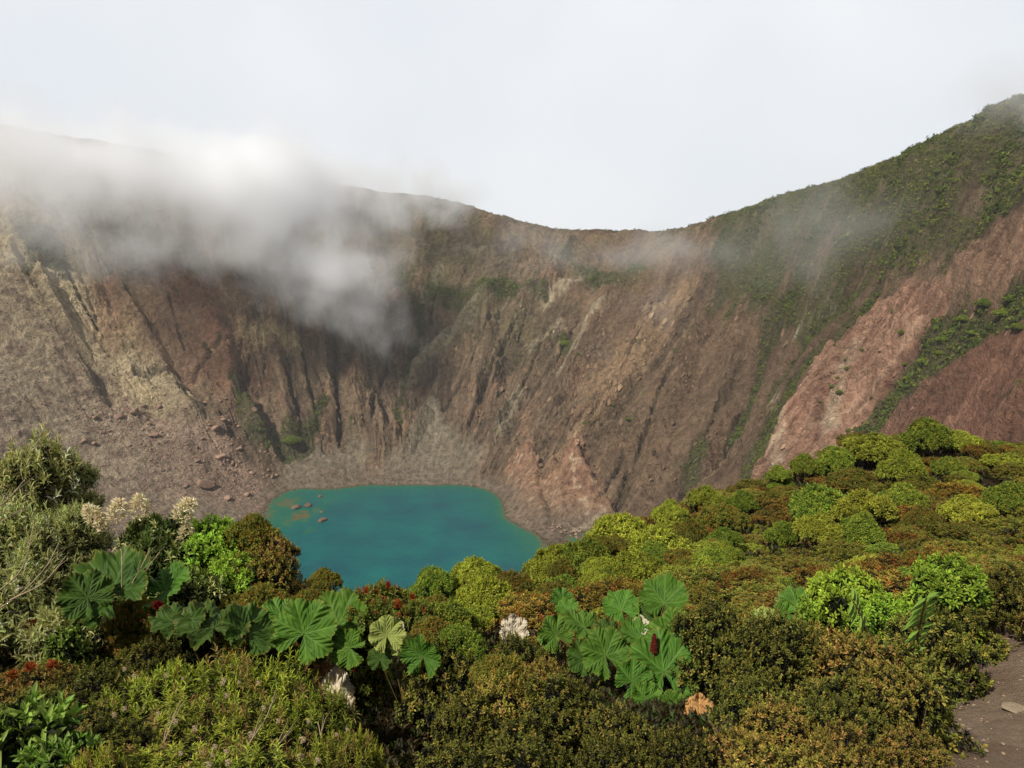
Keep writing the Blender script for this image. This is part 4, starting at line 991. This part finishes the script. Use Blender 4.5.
# ------------------------------------------------------------------ shrubs close by
LB = 'shrubs on the left'
for key, px, py, w, h, lab, kw in [
    ('silver', 22, 440, 120, 1.45, 'tall silvery leaved shrub rising highest at the left edge of the picture', {}),
    ('silver', 58, 458, 70, 1.3, 'upright silvery shrub against the pink scree', {}),
    ('silver', 18, 500, 130, 1.1, 'silvery shrub with pale bare twigs at the left edge', {}),
    ('silver', 66, 512, 110, 1.05, 'silvery shrub with white buds left of the cream flowers', {}),
    ('silver', 20, 560, 150, .95, 'thin silvery shrub over pale curved branches at the left edge', {}),
    ('silver', 60, 604, 130, .8, 'silvery shrub with long buds below the dark pleated leaves', {}),
    ('deep', 112, 516, 84, 1.1, 'dark green flowering shrub under the left cream flower spike', {}),
    ('deep', 158, 512, 100, 1.1, 'dark green flowering shrub under the middle cream flower spikes', {}),
    ('silver', 92, 506, 60, 1.15, 'small yellowish shrub left of the first flower spike', {}),
    ('lush', 214, 520, 84, 1.15, 'fresh yellow green shrub right of the cream flowers', {}),
    ('lush', 216, 552, 76, .95, 'fresh green leafy shrub in front of the yellow green one', {}),
    ('olive', 238, 512, 66, 1.2, 'olive topped shrub between the fresh green and the bronze shrub', {}),
    ('bronze', 278, 534, 92, 1.15, 'rounded bronze tipped shrub against the left side of the lake', {}),
    ('bronze', 262, 550, 96, .95, 'dark lower bronze shrub below the rounded one', {}),
    ('olive', 250, 584, 90, .8, 'olive shrub with pale seed heads above the shaded pleated leaves', {}),
    ('olive', 290, 592, 60, .9, 'loose olive shrub with pale flower heads by the left water', {}),
    ('deep', 190, 574, 80, .8, 'shady green shrub under the fresh green ones', {}),
    ('dark', 150, 640, 110, .5, 'shaded dark shrub behind the red flower', {}),
    ('dark', 90, 668, 130, .55, 'dark shrub with yellow tips in the lower left', {}),
    ('bronze', 30, 664, 120, .6, 'orange tipped shrub at the left edge below the silvery ones', {}),
    ('sage', 12, 706, 90, .62, 'broad leaved bright green shrub in the bottom left corner', {}),
    ('sage', 74, 626, 44, .85, 'few broad pointed grey green leaves under the silvery shrub', {}),
    ('sage', 36, 742, 80, .5, 'second broad leaved green shrub at the bottom edge right of the corner one', {}),
    ('dark', 92, 712, 90, .45, 'dark little shrub in the gap right of the corner shrub', {}),
    ('lance', 64, 735, 90, .45, 'sprawling light green shoots right of the corner shrub', {}),
    ('lance', 150, 676, 120, .6, 'light green lance leaved shrub left of centre of its patch', {}),
    ('lance', 200, 664, 130, .65, 'light green lance leaved shrub at the back of its patch', {}),
    ('lance', 262, 668, 130, .62, 'light green lance leaved shrub behind the crumpled leaf', {}),
    ('lance', 306, 700, 120, .5, 'light green lance leaved shrub touching the crumpled leaf', {}),
    ('lance', 240, 708, 150, .55, 'light green lance leaved shrub in the middle of its patch', {}),
    ('lance', 172, 718, 150, .52, 'light green lance leaved shrub with brown seed heads', {}),
    ('lance', 130, 758, 150, .45, 'light green lance leaved shrub at the bottom edge, left', {}),
    ('lance', 220, 762, 160, .48, 'light green lance leaved shrub at the bottom edge, middle', {}),
    ('lance', 310, 754, 140, .46, 'light green lance leaved shrub at the bottom edge, right', {}),
    ('redtip', 352, 602, 60, 1.0, 'light green shrub with red young leaves above the jagged leaves', {}),
    ('lush', 862, 574, 110, .75, 'bright yellow green shrub in the middle of the right slope', {}),
    ('lush', 836, 592, 90, .65, 'bright green feathery shrub left in front of the yellow green one', {}),
    ('lush', 936, 556, 96, .8, 'bright green shrub in the orange heath on the right', {}),
    ('lush', 898, 600, 80, .6, 'low bright green shrub under the yellow green one', {}),
    ('olive', 430, 624, 60, .95, 'olive shrub above the fan shaped leaf', {}),
    ('green', 462, 632, 74, .9, 'green shrub with small leaves right of the fan shaped leaf', {}),
    ('olive', 500, 650, 70, .8, 'orange tipped olive shrub below the white leaf', {}),
    ('bronze', 540, 656, 90, .75, 'orange tipped bronze shrub at the left foot of the big leaf clump', {}),
    ('bronze', 884, 640, 180, .8, 'large dark bronze shrub behind the arching fern like stem', {}),
    ('bronze', 906, 668, 120, .7, 'dark bronze shrub whose right side overhangs the footpath', {}),
    ('bronze', 922, 738, 90, .36, 'low bronze shrub at the very edge of the footpath near the pale angular stone', {}),
    ('bronze', 850, 730, 170, .5, 'yellow bronze shrub at the bottom edge next to the path stone', {}),
    ('bronze', 790, 752, 160, .5, 'yellow bronze shrub at the bottom edge left of its twin by the path', {}),
    ('dark', 1016, 566, 100, .5, 'dark shrub on the far side of the footpath at the right edge', {}),
    ('dark', 956, 578, 100, .6, 'dark shrub left of the one on the far side of the path', {}),
    ('bronze', 1066, 580, 90, .5, 'bronze shrub reaching in from the right edge over the path', {}),
    ('olive', 136, 604, 70, .6, 'small olive shrub beside the dark pleated leaf', {}),
    ]:
    plant_h(key, px, py, w, h, lab, LB if px < 350 else 'shrubs close to the path and thicket', **kw)

for key, px, py, Y, w, lab in [('sage', 14, 708, 2.15, 120, 'broad leaved light green shrub filling the bottom left corner'), ('sage', 60, 738, 2.05, 100, 'broad leaved green shrub at the bottom edge beside the corner shrub'),
                               ('dark', 104, 722, 2.3, 110, 'dark shrub in the gap between the corner shrubs and the light green shoots'), ('lance', 96, 756, 1.95, 90, 'light green shoots at the bottom edge right of the corner shrubs'), ('dark', 30, 690, 2.5, 110, 'dark shrub behind the broad leaved corner shrub'),
                               ('lance', 346, 742, 2.2, 90, 'light green shoots at the bottom edge beside the brown dead leaf')]:
    plant(key, px, py, Y, w, lab, 'shrubs in the bottom left corner')
r_ = np.random.default_rng(88)
k = 0
for row, (py, st) in enumerate([(608, 58), (640, 62), (674, 66), (706, 74), (742, 80), (782, 92), (826, 110)]):
    for px in np.arange(366 + (row % 2) * 30, 985, st):
        x = px + r_.uniform(-14, 14); y = py + r_.uniform(-9, 9)
        if row == 0 and (x < 690 or x > 960 or 835 < x < 900): continue
        if row == 1 and (x < 440 or 530 < x < 712 or x > 900): continue
        if row == 2 and (x < 440 or 570 < x < 712 or x > 870): continue
        if row == 3 and (x < 410 or x > 870 or 640 < x < 690): continue
        if row == 4 and (x < 400 or x > 870): continue
        if row > 4 and x > 860: continue
        key = 'bronze' if r_.random() < .3 + .25 * (x > 700 and y > 690) else 'dark'
        plant_h(key, x, y, r_.uniform(115, 160), r_.uniform(.45, .7) * (.8 if row > 3 else 1), 'dense dark small leaved evergreen shrub in the thicket along the bottom of the picture', 'evergreen shrubs of the dark thicket'); k += 1
for px, py in [(1130,600),(1190,620),(1260,600),(1150,690),(1230,700),(1320,660),(1170,780),(1270,790),(1120,740),(1360,760)]:
    plant_h('dark' if px % 20 else 'bronze', px, py, 130, .5, 'dense dark small leaved evergreen shrub in the thicket along the bottom of the picture', 'evergreen shrubs of the dark thicket')
print('thicket', k)

# ------------------------------------------------------------------ flowers, tufts, stalks
M_petal = leaf_material('cream_petal', transl=.3, rough=.8, spec=.1, var=.02, tt=(1, .93, .85), sat=1)
def flower_mesh(seed):
    f = Foliage(seed); n = 90; t = f.r.random(n) ** .8; a = f.r.uniform(0, 6.28, n); rad = .20 * np.sin(np.clip(t * .9 + .1, 0, 1) * np.pi) ** .6
    P = np.stack([np.cos(a) * rad, np.sin(a) * rad, t], 1); A = np.stack([np.cos(a) * .8, np.sin(a) * .8, .9 + 0 * a], 1)
    f.rosettes(P, A, 4, .26, .2, 6, 34, LEAF4, tuple(lin(244, 226, 188)), cj=.14); return f.mesh('flower_spike', M_petal)
FM = [flower_mesh(71), flower_mesh(72)]
flw = [o for o in COL.objects if o.get('label', '').startswith('dark green flowering shrub')]
for i, (px, py, hpx, lean) in enumerate([(99, 514, 26, -.5), (112, 510, 28, .4), (138, 507, 27, .1), (176, 508, 30, .6), (184, 534, 24, .2), (104, 522, 22, -.2)]):
    par = flw[0] if px < 120 else flw[1]; Y = par.location.y - .12
    c = at(px, py, Y); s_ = hpx / F_PX * Y
    o = link('flower_spike', FM[i % 2], par); M = Matrix.Translation(Vector(c) - Vector((0, 0, s_ * .5))) @ Matrix.Rotation(lean, 4, 'Y') @ Matrix.Diagonal((s_ * 1.05, s_ * 1.05, s_ * .9, 1))
    bpy.context.view_layer.update(); o.matrix_basis = par.matrix_world.inverted() @ M
def tuft(seed, n, c, c2, w=.05, lo=5, hi=75, T=LANCE):
    f = Foliage(seed); P = f.r.normal(0, .05, (n, 3)) * np.array([1, 1, .2]); A = nrm(f.r.normal(0, .55, (n, 3)) + np.array([0, 0, 1.1]))
    A[:, 2] = np.abs(A[:, 2]); f.leaves(P, A, nrm(f.r.normal(size=(n, 3))), f.r.uniform(.5, 1, n), w, T, np.where(f.r.random((n, 1)) < .5, np.array(c), np.array(c2)) * f.r.uniform(.7, 1.3, (n, 1)))
    return f.mesh('tuft', M_dry)
TR = tuft(91, 240, tuple(lin(120, 32, 24)), tuple(lin(66, 26, 20))); TRb = tuft(92, 200, tuple(lin(140, 26, 30)), tuple(lin(84, 20, 24)), .07)
TO = tuft(93, 160, tuple(lin(186, 96, 50)), tuple(lin(140, 84, 40)), .09); TG = tuft(94, 120, tuple(lin(120, 116, 60)), tuple(lin(92, 84, 44)), .025)
def put_tuft(me, px, py, Y, wpx, label, name='red_tuft', cat='tuft', group=None, hz=1.):
    p = at(px, py, Y); r_ = wpx / 2 / F_PX * Y; o = link(name, me); o.location = p - np.array([0, 0, r_ * .6]); o.scale = (r_, r_, r_ * hz); o.rotation_euler = (0, 0, rng.uniform(0, 6)); return tag(o, label, cat, group)
put_tuft(TR, 372, 708, 3.5, 62, 'dark red spiky tuft under the light umbrella leaves')
put_tuft(TR, 388, 722, 3.3, 46, 'red brown tuft low in the shade right of the crumpled leaf')
put_tuft(TRb, 158, 603, 3.35, 22, 'crimson flower head beside the dark pleated leaves', 'red_flower', 'flower')
put_tuft(TR, 362, 655, 4.1, 26, 'small red tuft between the jagged and the pale leaves')
put_tuft(TR, 376, 668, 4.1, 26, 'red leaves under the pale yellow green leaf')
put_tuft(TR, 30, 622, 3.6, 22, 'dull red leaves behind the silvery shrub at the left edge')
for px, py, Y, w, lab in [(388, 584, 7.1, 16, 'tallest red shoot on the lake edge'), (366, 590, 7.2, 14, 'red shoot left of the tallest one'), (398, 604, 7.0, 22, 'orange red shoots below the tallest red shoot'),
                          (412, 596, 7.0, 16, 'orange shoots right of the red ones on the lake edge'), (380, 606, 7.0, 12, 'small red shoot low in the green shrub')]:
    put_tuft(TO, px, py, Y, w * .7, lab, 'red_shoot', 'shoot', 'red shoots on the lake edge', 1.6)
for px, py, lab in [(500, 652, 'orange shoot cluster left of its neighbours under the white leaf'), (518, 660, 'orange shoot cluster in the bronze thicket, middle of three'), (534, 658, 'orange shoot cluster nearest the big leaf clump')]:
    put_tuft(TO, px, py, 4.9, 24, lab, 'orange_shoot', 'shoot', 'orange shoots in the thicket', 1.2)
for px, py, lab in [(12, 672, 'orange shoot cluster at the left edge'), (30, 664, 'orange shoot cluster right of the one at the left edge'), (52, 662, 'orange yellow shoot cluster above the corner shrub')]:
    put_tuft(TO, px, py, 2.6, 22, lab, 'orange_shoot', 'shoot', 'orange shoots on the left', 1.)

# arching stem with paired leaflets
def frond(px0, py0, px1, py1, Y, n, ll, label, col, name='fern_frond', droop=.25, group=None):
    a = at(px0, py0, Y); b = at(px1, py1, Y - .15); g = np.array([a[0], a[1], ng(a[0], a[1])])
    e = bpy.data.objects.new(name, None); COL.objects.link(e); e.location = g; tag(e, label, 'fern', group)
    t = np.linspace(0, 1, 14)[:, None]; mid = (a + b) / 2 + np.array([0, 0, .05]); P = a * (1 - t) ** 2 + 2 * mid * t * (1 - t) + b * t * t - g
    tw = Twigs(); tw.tube(np.vstack([[0, 0, 0], P]), .009, .003, 5); link('stem', tw.mesh('stem', M_pet), e)
    f = Foliage(5); ts = np.linspace(.05, 1, n); Q = np.stack([np.interp(ts, t[:, 0], P[:, k]) for k in range(3)], 1); ax = nrm(P[-1] - P[0])
    side = nrm(np.cross(ax, np.array([0, -.6, .8])))
    for s_ in (-1, 1):
        D = nrm(side * s_ + ax * .35 + np.array([0, 0, -droop])) + f.r.normal(0, .08, (n, 3))
        f.leaves(Q, D, np.tile([0, -.5, .85], (n, 1)), ll * (.65 + .5 * np.sin(ts * 2.6)), ll * .17, LANCE, np.array(col) * f.r.uniform(.85, 1.15, (n, 1)))
    link('leaflets', f.mesh('leaflets', M_big), e); return e
frond(914, 656, 926, 598, 3.6, 9, .10, 'bright green fern like stem with paired drooping leaflets before the dark bronze shrub', tuple(lin(124, 150, 62)))
frond(868, 640, 852, 600, 3.9, 7, .10, 'smaller green fern like stem with hanging leaflets left of the large one', tuple(lin(124, 150, 62)))

# bare twigs and dry stalks
def stalk(pts, r0, label, group, name='bare_twig', fork=2):
    P = np.array([at(*q) for q in pts]); t = np.linspace(0, len(P) - 1, 16); P = np.stack([np.interp(t, np.arange(len(P)), P[:, k]) for k in range(3)], 1)
    for _ in range(3): P[1:-1] = (P[:-2] + P[1:-1] + P[2:]) / 3
    tw = Twigs(); tw.tube(P - P[0], r0, r0 * .35, 6)
    for q in range(fork):
        i = 6 + 4 * q; tw.branch(P[i] - P[0], P[i] - P[0] + nrm(P[-1] - P[0] + np.random.default_rng(q).normal(0, .3, 3)) * .1, r0 * .5, r0 * .15)
    o = link(name, tw.mesh(name, M_twig)); o.location = P[0]; return tag(o, label, 'twig', group)
for q, lab in [([(-20, 620, 2.9), (20, 596, 2.8), (48, 566, 2.8), (60, 540, 2.9)], 'long pale curved branch sweeping up from the left edge'),
               ([(-20, 520, 3.0), (8, 500, 3.0), (26, 478, 3.1)], 'pale branch at the left edge among the upper silvery leaves'),
               ([(-20, 540, 3.0), (2, 520, 3.0), (30, 508, 3.1)], 'short pale branch below the upper one at the left edge'),
               ([(0, 590, 2.8), (22, 572, 2.8), (30, 545, 2.9), (34, 520, 3.0)], 'pale branch climbing inside the silvery shrub'),
               ([(10, 600, 2.7), (44, 584, 2.7), (66, 556, 2.8)], 'thin pale branch right of the sweeping one'),
               ([(128, 590, 3.4), (140, 570, 3.4), (150, 548, 3.5)], 'pale stem under the middle flower spikes'),
               ([(140, 592, 3.4), (146, 570, 3.4), (160, 552, 3.5)], 'second pale stem under the flower spikes'),
               ([(122, 590, 3.4), (122, 566, 3.4), (121, 548, 3.5)], 'upright stem under the left flower spike'),
               ([(232, 768, 2.2), (250, 742, 2.3), (268, 716, 2.4), (276, 690, 2.6)], 'dry slanting stalk in the light green shoots'),
               ([(262, 768, 2.2), (278, 745, 2.3), (292, 730, 2.4)], 'short dry stalk right of the slanting one'),
               ([(152, 768, 2.2), (166, 738, 2.3), (180, 700, 2.5)], 'leaning dry stalk left of the seed heads'),
               ([(316, 768, 2.3), (322, 742, 2.4), (318, 722, 2.5)], 'dry stalk by the brown dead leaf')]:
    stalk(q, .0035, lab, 'bare twigs and stalks')

# pale seed heads on the light green shrubs
SH = Foliage(99); SH.rosettes(nrm(SH.r.normal(size=(26, 3))) * .5, nrm(SH.r.normal(size=(26, 3))), 6, .5, .3, 20, 80, LEAF2, tuple(lin(186, 164, 136)), cj=.2); SHm = SH.mesh('seed_head', M_dry)
for k in range(34):
    px = r_.uniform(110, 350); py = r_.uniform(668, 766); Y = Y_for(px, py, .5); p = at(px, py, Y)
    o = link('seed_head', SHm); s_ = r_.uniform(.008, .015); o.location = p; o.scale = (s_,) * 3; tag(o, 'small pale brown dry seed head among the light green lance leaves', 'seed head', 'dry seed heads')

# leaves and sprigs filling the floor between the shrubs
f = Foliage(123); N_ = 42000
Yr = np.exp(f.r.uniform(math.log(1.6), math.log(34), N_)); pxr = f.r.uniform(-160, 1180, N_)
x = (pxr - 512) / F_PX * Yr; y = Yr
dp = np.min(np.linalg.norm(np.stack([x, y], 1)[:, None] - pc[None], axis=2), 1)
a = np.arctan2(x, y); ok = (dp > .52) & (np.hypot(x, y) < np.interp(a, CRA, CRR) * 1.05); x, y = x[ok], y[ok]; n = len(x)
P = np.stack([x, y, near_h(x, y) + .02], 1); sz = np.clip(.017 * np.hypot(x, y) ** .8, .02, .16)
A = nrm(f.r.normal(0, .5, (n, 3)) + np.array([0, 0, 1.]))
base_c = np.where(f.r.random((n, 1)) < .5, np.array(lin(46, 42, 20)), np.array(lin(66, 52, 28))); base_c = np.where(f.r.random((n, 1)) < .2, np.array(lin(60, 74, 28)), base_c)
for k in range(6):
    th = f.r.uniform(0, 6.28, n); D = nrm(A + np.stack([np.cos(th), np.sin(th), 0 * th], 1) * .8)
    f.leaves(P + A * (sz * .3 * k)[:, None] * .5, D, A, sz * f.r.uniform(.6, 1.1, n), sz * .35, LEAF2, base_c * f.r.uniform(.6, 1.2, (n, 1)))
o = link('undergrowth', f.mesh('undergrowth', M_leaf)); tag(o, 'low brown and olive leaves covering the ground', 'undergrowth', kind='stuff')

# shrubs one can tell apart on the crater walls
for k, (px, py, w_) in enumerate([(902,333,11),(906,365,9),(832,387,8),(840,393,10),(847,369,8),(847,327,6),(835,345,5),(862,350,6),(849,431,9),(859,416,6),(838,378,6),(846,360,5),(880,352,5),(872,398,6),(820,402,5),(893,312,7)]):
    p = hit(px, py, far_h); s_ = w_ / 2 / F_PX * p[1]; o = link('cliff_shrub', PROTO['green'][k % 4][0]); o.location = p - np.array([0, 0, s_ * .3]); o.scale = (s_, s_, s_ * .9); o.rotation_euler = (0, 0, k * 1.7)
    tag(o, 'small dark shrub clinging to the bare red cliff on the right', 'shrub', 'shrubs on the red cliff')
for k, (px, py, w_) in enumerate([(985,302,26),(965,318,22),(1004,312,24),(1020,326,22),(945,338,20),(1012,298,22),(925,360,16),(908,378,14),(893,398,12),(975,332,16),(940,352,14)]):
    p = hit(px, py, far_h); s_ = w_ / 2 / F_PX * p[1]; o = link('ledge_shrub', PROTO['green'][k % 4][0]); o.location = p - np.array([0, 0, s_ * .5]); o.scale = (s_, s_, s_ * .75); o.rotation_euler = (0, 0, k * 1.3)
    tag(o, 'big green shrub growing on the slanting ledge between the red cliffs', 'shrub', 'shrubs on the ledge')
for px, py, w_, lab in [(566,344,17,'round green bush alone high on the tan slope above the lake'),(398,412,9,'dark green bush beside the grey gravel fan'),(497,430,8,'tiny dark bush low on the brown wall right of the gravel fan'),
                        (586,423,9,'dark bush in the middle of the brown slope right of the lake'),(628,419,8,'small bush right of the dark bush on the brown slope'),(612,405,6,'smallest bush of the brown slope'),(292,440,22,'green bushy patch at the foot of the cliff behind the beach, left'),
                        (276,446,16,'darker bush left of the green patch at the cliff foot')]:
    p = hit(px, py, far_h); s_ = w_ / 2 / F_PX * p[1]; o = link('wall_shrub', PROTO['green'][w_ % 4][0]); o.location = p - np.array([0, 0, s_ * .4]); o.scale = (s_, s_, s_ * .8); tag(o, lab, 'bush', 'bushes on the far wall')
# ------------------------------------------------------------------ mist: banks of cloud drifting over the crater, real volumes
def box(name, lo, hi, mat, bev=0):
    v = np.array([[x, y, z] for x in (lo[0], hi[0]) for y in (lo[1], hi[1]) for z in (lo[2], hi[2])], float)
    f = np.array([[0, 1, 3, 2], [4, 6, 7, 5], [0, 4, 5, 1], [2, 3, 7, 6], [0, 2, 6, 4], [1, 5, 7, 3]])
    return link(name, mesh_np(name, v, f, [mat]))
def mist_material(name, blobs, dens, nscale, seed, erode=.5, detail=3):
    m = NT(name); tc = m.n('TexCoord').outputs['Object']
    wn = m.n('TexNoise'); wn.inputs['Scale'].default_value = nscale * .6; wn.inputs['Detail'].default_value = 2; m.l(tc, wn.inputs['Vector'])
    w1 = m.n('VectorMath', operation='SUBTRACT'); m.l(wn.outputs['Color'], w1.inputs[0]); w1.inputs[1].default_value = (.5, .5, .5)
    w2 = m.n('VectorMath', operation='SCALE'); w2.inputs['Scale'].default_value = 90.; m.l(w1.outputs[0], w2.inputs[0])
    w3 = m.n('VectorMath', operation='ADD'); m.l(tc, w3.inputs[0]); m.l(w2.outputs[0], w3.inputs[1]); wp = w3.outputs[0]
    acc = None
    for (c, rad, k) in blobs:
        d = m.n('VectorMath', operation='SUBTRACT'); m.l(wp, d.inputs[0]); d.inputs[1].default_value = tuple(c)
        q = m.n('VectorMath', operation='DIVIDE'); m.l(d.outputs[0], q.inputs[0]); q.inputs[1].default_value = tuple(rad)
        ln = m.n('VectorMath', operation='LENGTH'); m.l(q.outputs[0], ln.inputs[0])
        e = m.math('MULTIPLY', m.math('SUBTRACT', 1.0, ln.outputs['Value'], True), k)
        acc = e if acc is None else m.math('ADD', acc, e)
    off = m.n('VectorMath', operation='ADD'); m.l(tc, off.inputs[0]); off.inputs[1].default_value = (seed, seed * 2, 0)
    st = m.n('VectorMath', operation='MULTIPLY'); m.l(off.outputs[0], st.inputs[0]); st.inputs[1].default_value = (1, .6, .8)
    nz = m.noise(nscale, detail, .6, st.outputs[0])
    dd = m.math('SUBTRACT', acc, m.math('MULTIPLY', m.math('SUBTRACT', nz, .30), erode * 2.0))
    dd = m.math('MAXIMUM', dd, 0.0); dd = m.math('MULTIPLY', m.math('POWER', dd, 1.4), dens)
    vol = m.n('VolumePrincipled'); vol.inputs['Color'].default_value = (.972, .976, .982, 1); vol.inputs['Anisotropy'].default_value = -.08
    m.l(dd, vol.inputs['Density']); m.l(vol.outputs[0], m.out.inputs['Volume'])
    return m.m
def bl(px, py, Y, rx, ry, rz, k=1.): return (at(px, py, Y), (rx, ry, rz), k)
B1 = [bl(275, 235, 650, 85, 60, 75, 1.25), bl(330, 290, 655, 50, 50, 50, 1.1), bl(215, 200, 640, 95, 60, 62, 1.1), bl(360, 200, 720, 75, 60, 45, 1.0), bl(300, 172, 680, 150, 70, 44, .95),
      bl(60, 180, 600, 150, 55, 46, 1.05), bl(120, 155, 660, 180, 60, 52, 1.1), bl(10, 150, 640, 130, 60, 50, 1.1), bl(380, 180, 820, 110, 50, 50, 1.0), bl(240, 178, 700, 120, 60, 50, 1.0), bl(430, 200, 800, 70, 50, 36, .8), bl(40, 240, 580, 100, 50, 34, .8), bl(150, 250, 600, 60, 45, 36, .7), bl(400, 250, 720, 40, 45, 40, .6), bl(385, 325, 670, 46, 50, 44, .9), bl(350, 260, 690, 60, 50, 50, .8), bl(455, 200, 780, 60, 40, 30, .7)]
mb = mist_material('mist', B1, .038, .034, 11, .66, 6)
o = box('mist_bank', (-640, 520, -160), (70, 880, 130), mb); tag(o, 'white mist bank over the left crater wall', kind='stuff')
B2 = [bl(600, 255, 640, 150, 60, 34, .8), bl(640, 320, 570, 90, 50, 40, .5), bl(850, 210, 450, 150, 60, 52, .72), bl(740, 280, 510, 110, 50, 46, .62), bl(690, 245, 600, 80, 40, 34, .6), bl(520, 235, 700, 80, 50, 40, .65)]
mv = mist_material('thin_mist', B2, .015, .024, 31, .60, 5)
o = box('mist_veil', (-60, 390, -90), (310, 755, 60), mv); tag(o, 'thin veil of mist over the far and right crater wall', kind='stuff')
B3 = [bl(1010, 100, 330, 50, 40, 18, 1.)]
o = box('mist_cap', (150, 285, 10), (300, 375, 80), mist_material('cap_mist', B3, .03, .04, 41, .3)); tag(o, 'thin mist at the top of the right hand peak', kind='stuff')

# even air: everything far fades a little
hm = NT('haze_air'); hv = hm.n('VolumePrincipled'); hv.inputs['Color'].default_value = (.97, .98, 1, 1); hv.inputs['Density'].default_value = .00009
hm.l(hv.outputs[0], hm.out.inputs['Volume'])
o = box('haze', (-900, -60, -340), (900, 1250, 170), hm.m); tag(o, 'faint haze in the air of the crater', kind='stuff')
# ------------------------------------------------------------------ world, sun, camera
SUN_EL, SUN_AZ = R(46), R(221)        # azimuth of the sun, clockwise from north
w = bpy.data.worlds.new('World'); sc.world = w; w.use_nodes = True
t = w.node_tree; t.nodes.clear()
N = t.nodes.new; L = t.links.new
out = N('ShaderNodeOutputWorld'); bg = N('ShaderNodeBackground')
sky = N('ShaderNodeTexSky'); sky.sky_type = 'NISHITA'; sky.sun_disc = False
sky.sun_elevation = SUN_EL; sky.sun_rotation = SUN_AZ
sk = N('ShaderNodeVectorMath'); sk.operation = 'SCALE'; sk.inputs['Scale'].default_value = .09; L(sky.outputs[0], sk.inputs[0])
tc = N('ShaderNodeTexCoord')
n1 = N('ShaderNodeTexNoise'); n1.inputs['Scale'].default_value = 1.6; n1.inputs['Detail'].default_value = 4; L(tc.outputs['Generated'], n1.inputs['Vector'])
cr = N('ShaderNodeValToRGB'); e = cr.color_ramp.elements            # bright mist over the crater, to the north
e[0].position = .32; e[0].color = (.76, .81, .88, 1); e[1].position = .68; e[1].color = (.96, .98, 1.0, 1)
L(n1.outputs['Fac'], cr.inputs[0])
sp = N('ShaderNodeSeparateXYZ'); L(tc.outputs['Generated'], sp.inputs[0])
def mr(src, a_, b_, c_=0., d_=1.):
    q = N('ShaderNodeMapRange'); q.interpolation_type = 'SMOOTHSTEP'
    for i_, v_ in enumerate((a_, b_, c_, d_)): q.inputs[i_ + 1].default_value = v_
    L(src, q.inputs[0]); return q.outputs[0]
def mixc(f_, a_, b_):
    q = N('ShaderNodeMix'); q.data_type = 'RGBA'; L(f_, q.inputs[0])
    for s_, v_ in ((q.inputs[6], a_), (q.inputs[7], b_)):
        if isinstance(v_, tuple): s_.default_value = v_
        else: L(v_, s_)
    return q.outputs[2]
cloud = mixc(mr(sp.outputs['Y'], .15, .62), (.27, .285, .31, 1), cr.outputs[0])      # unseen sky overhead and behind, darkened to cut the fill light
cloud = mixc(mr(sp.outputs['Z'], .45, .75), cloud, (.36, .38, .42, 1))
cloud = mixc(mr(sp.outputs['Z'], -.12, -.02), (.05, .045, .035, 1), cloud)          # land below the horizon
mx = N('ShaderNodeMix'); mx.data_type = 'RGBA'; mx.inputs[0].default_value = .94
L(sk.outputs[0], mx.inputs[6]); L(cloud, mx.inputs[7]); L(mx.outputs[2], bg.inputs[0]); bg.inputs[1].default_value = 1.0
L(bg.outputs[0], out.inputs[0])
sd = bpy.data.lights.new('sun', 'SUN'); sd.energy = 5.0; sd.angle = R(2.5); sd.color = (1, .95, .87)
so = bpy.data.objects.new('sun', sd); COL.objects.link(so)
sdir = Vector((math.sin(SUN_AZ) * math.cos(SUN_EL), math.cos(SUN_AZ) * math.cos(SUN_EL), math.sin(SUN_EL)))
so.rotation_euler = (-sdir).to_track_quat('-Z', 'Y').to_euler(); so.location = (0, 0, 60)

cd = bpy.data.cameras.new('camera'); cd.sensor_width = 36; cd.lens = F_PX / 1024 * 36
cd.clip_start = .05; cd.clip_end = 6000
co = bpy.data.objects.new('camera', cd); COL.objects.link(co); co.rotation_euler = (R(90) - PITCH, 0, 0)
sc.camera = co
vs = sc.view_settings; vs.view_transform = 'Standard'; vs.look = 'None'; vs.exposure = 0; vs.gamma = 1; vs.use_curve_mapping = False
cy = sc.cycles
cy.use_denoising = True
cy.max_bounces = 14; cy.diffuse_bounces = 3; cy.glossy_bounces = 2; cy.transmission_bounces = 3; cy.transparent_max_bounces = 8; cy.volume_bounces = 12; cy.volume_step_rate = 1.0; cy.volume_max_steps = 64
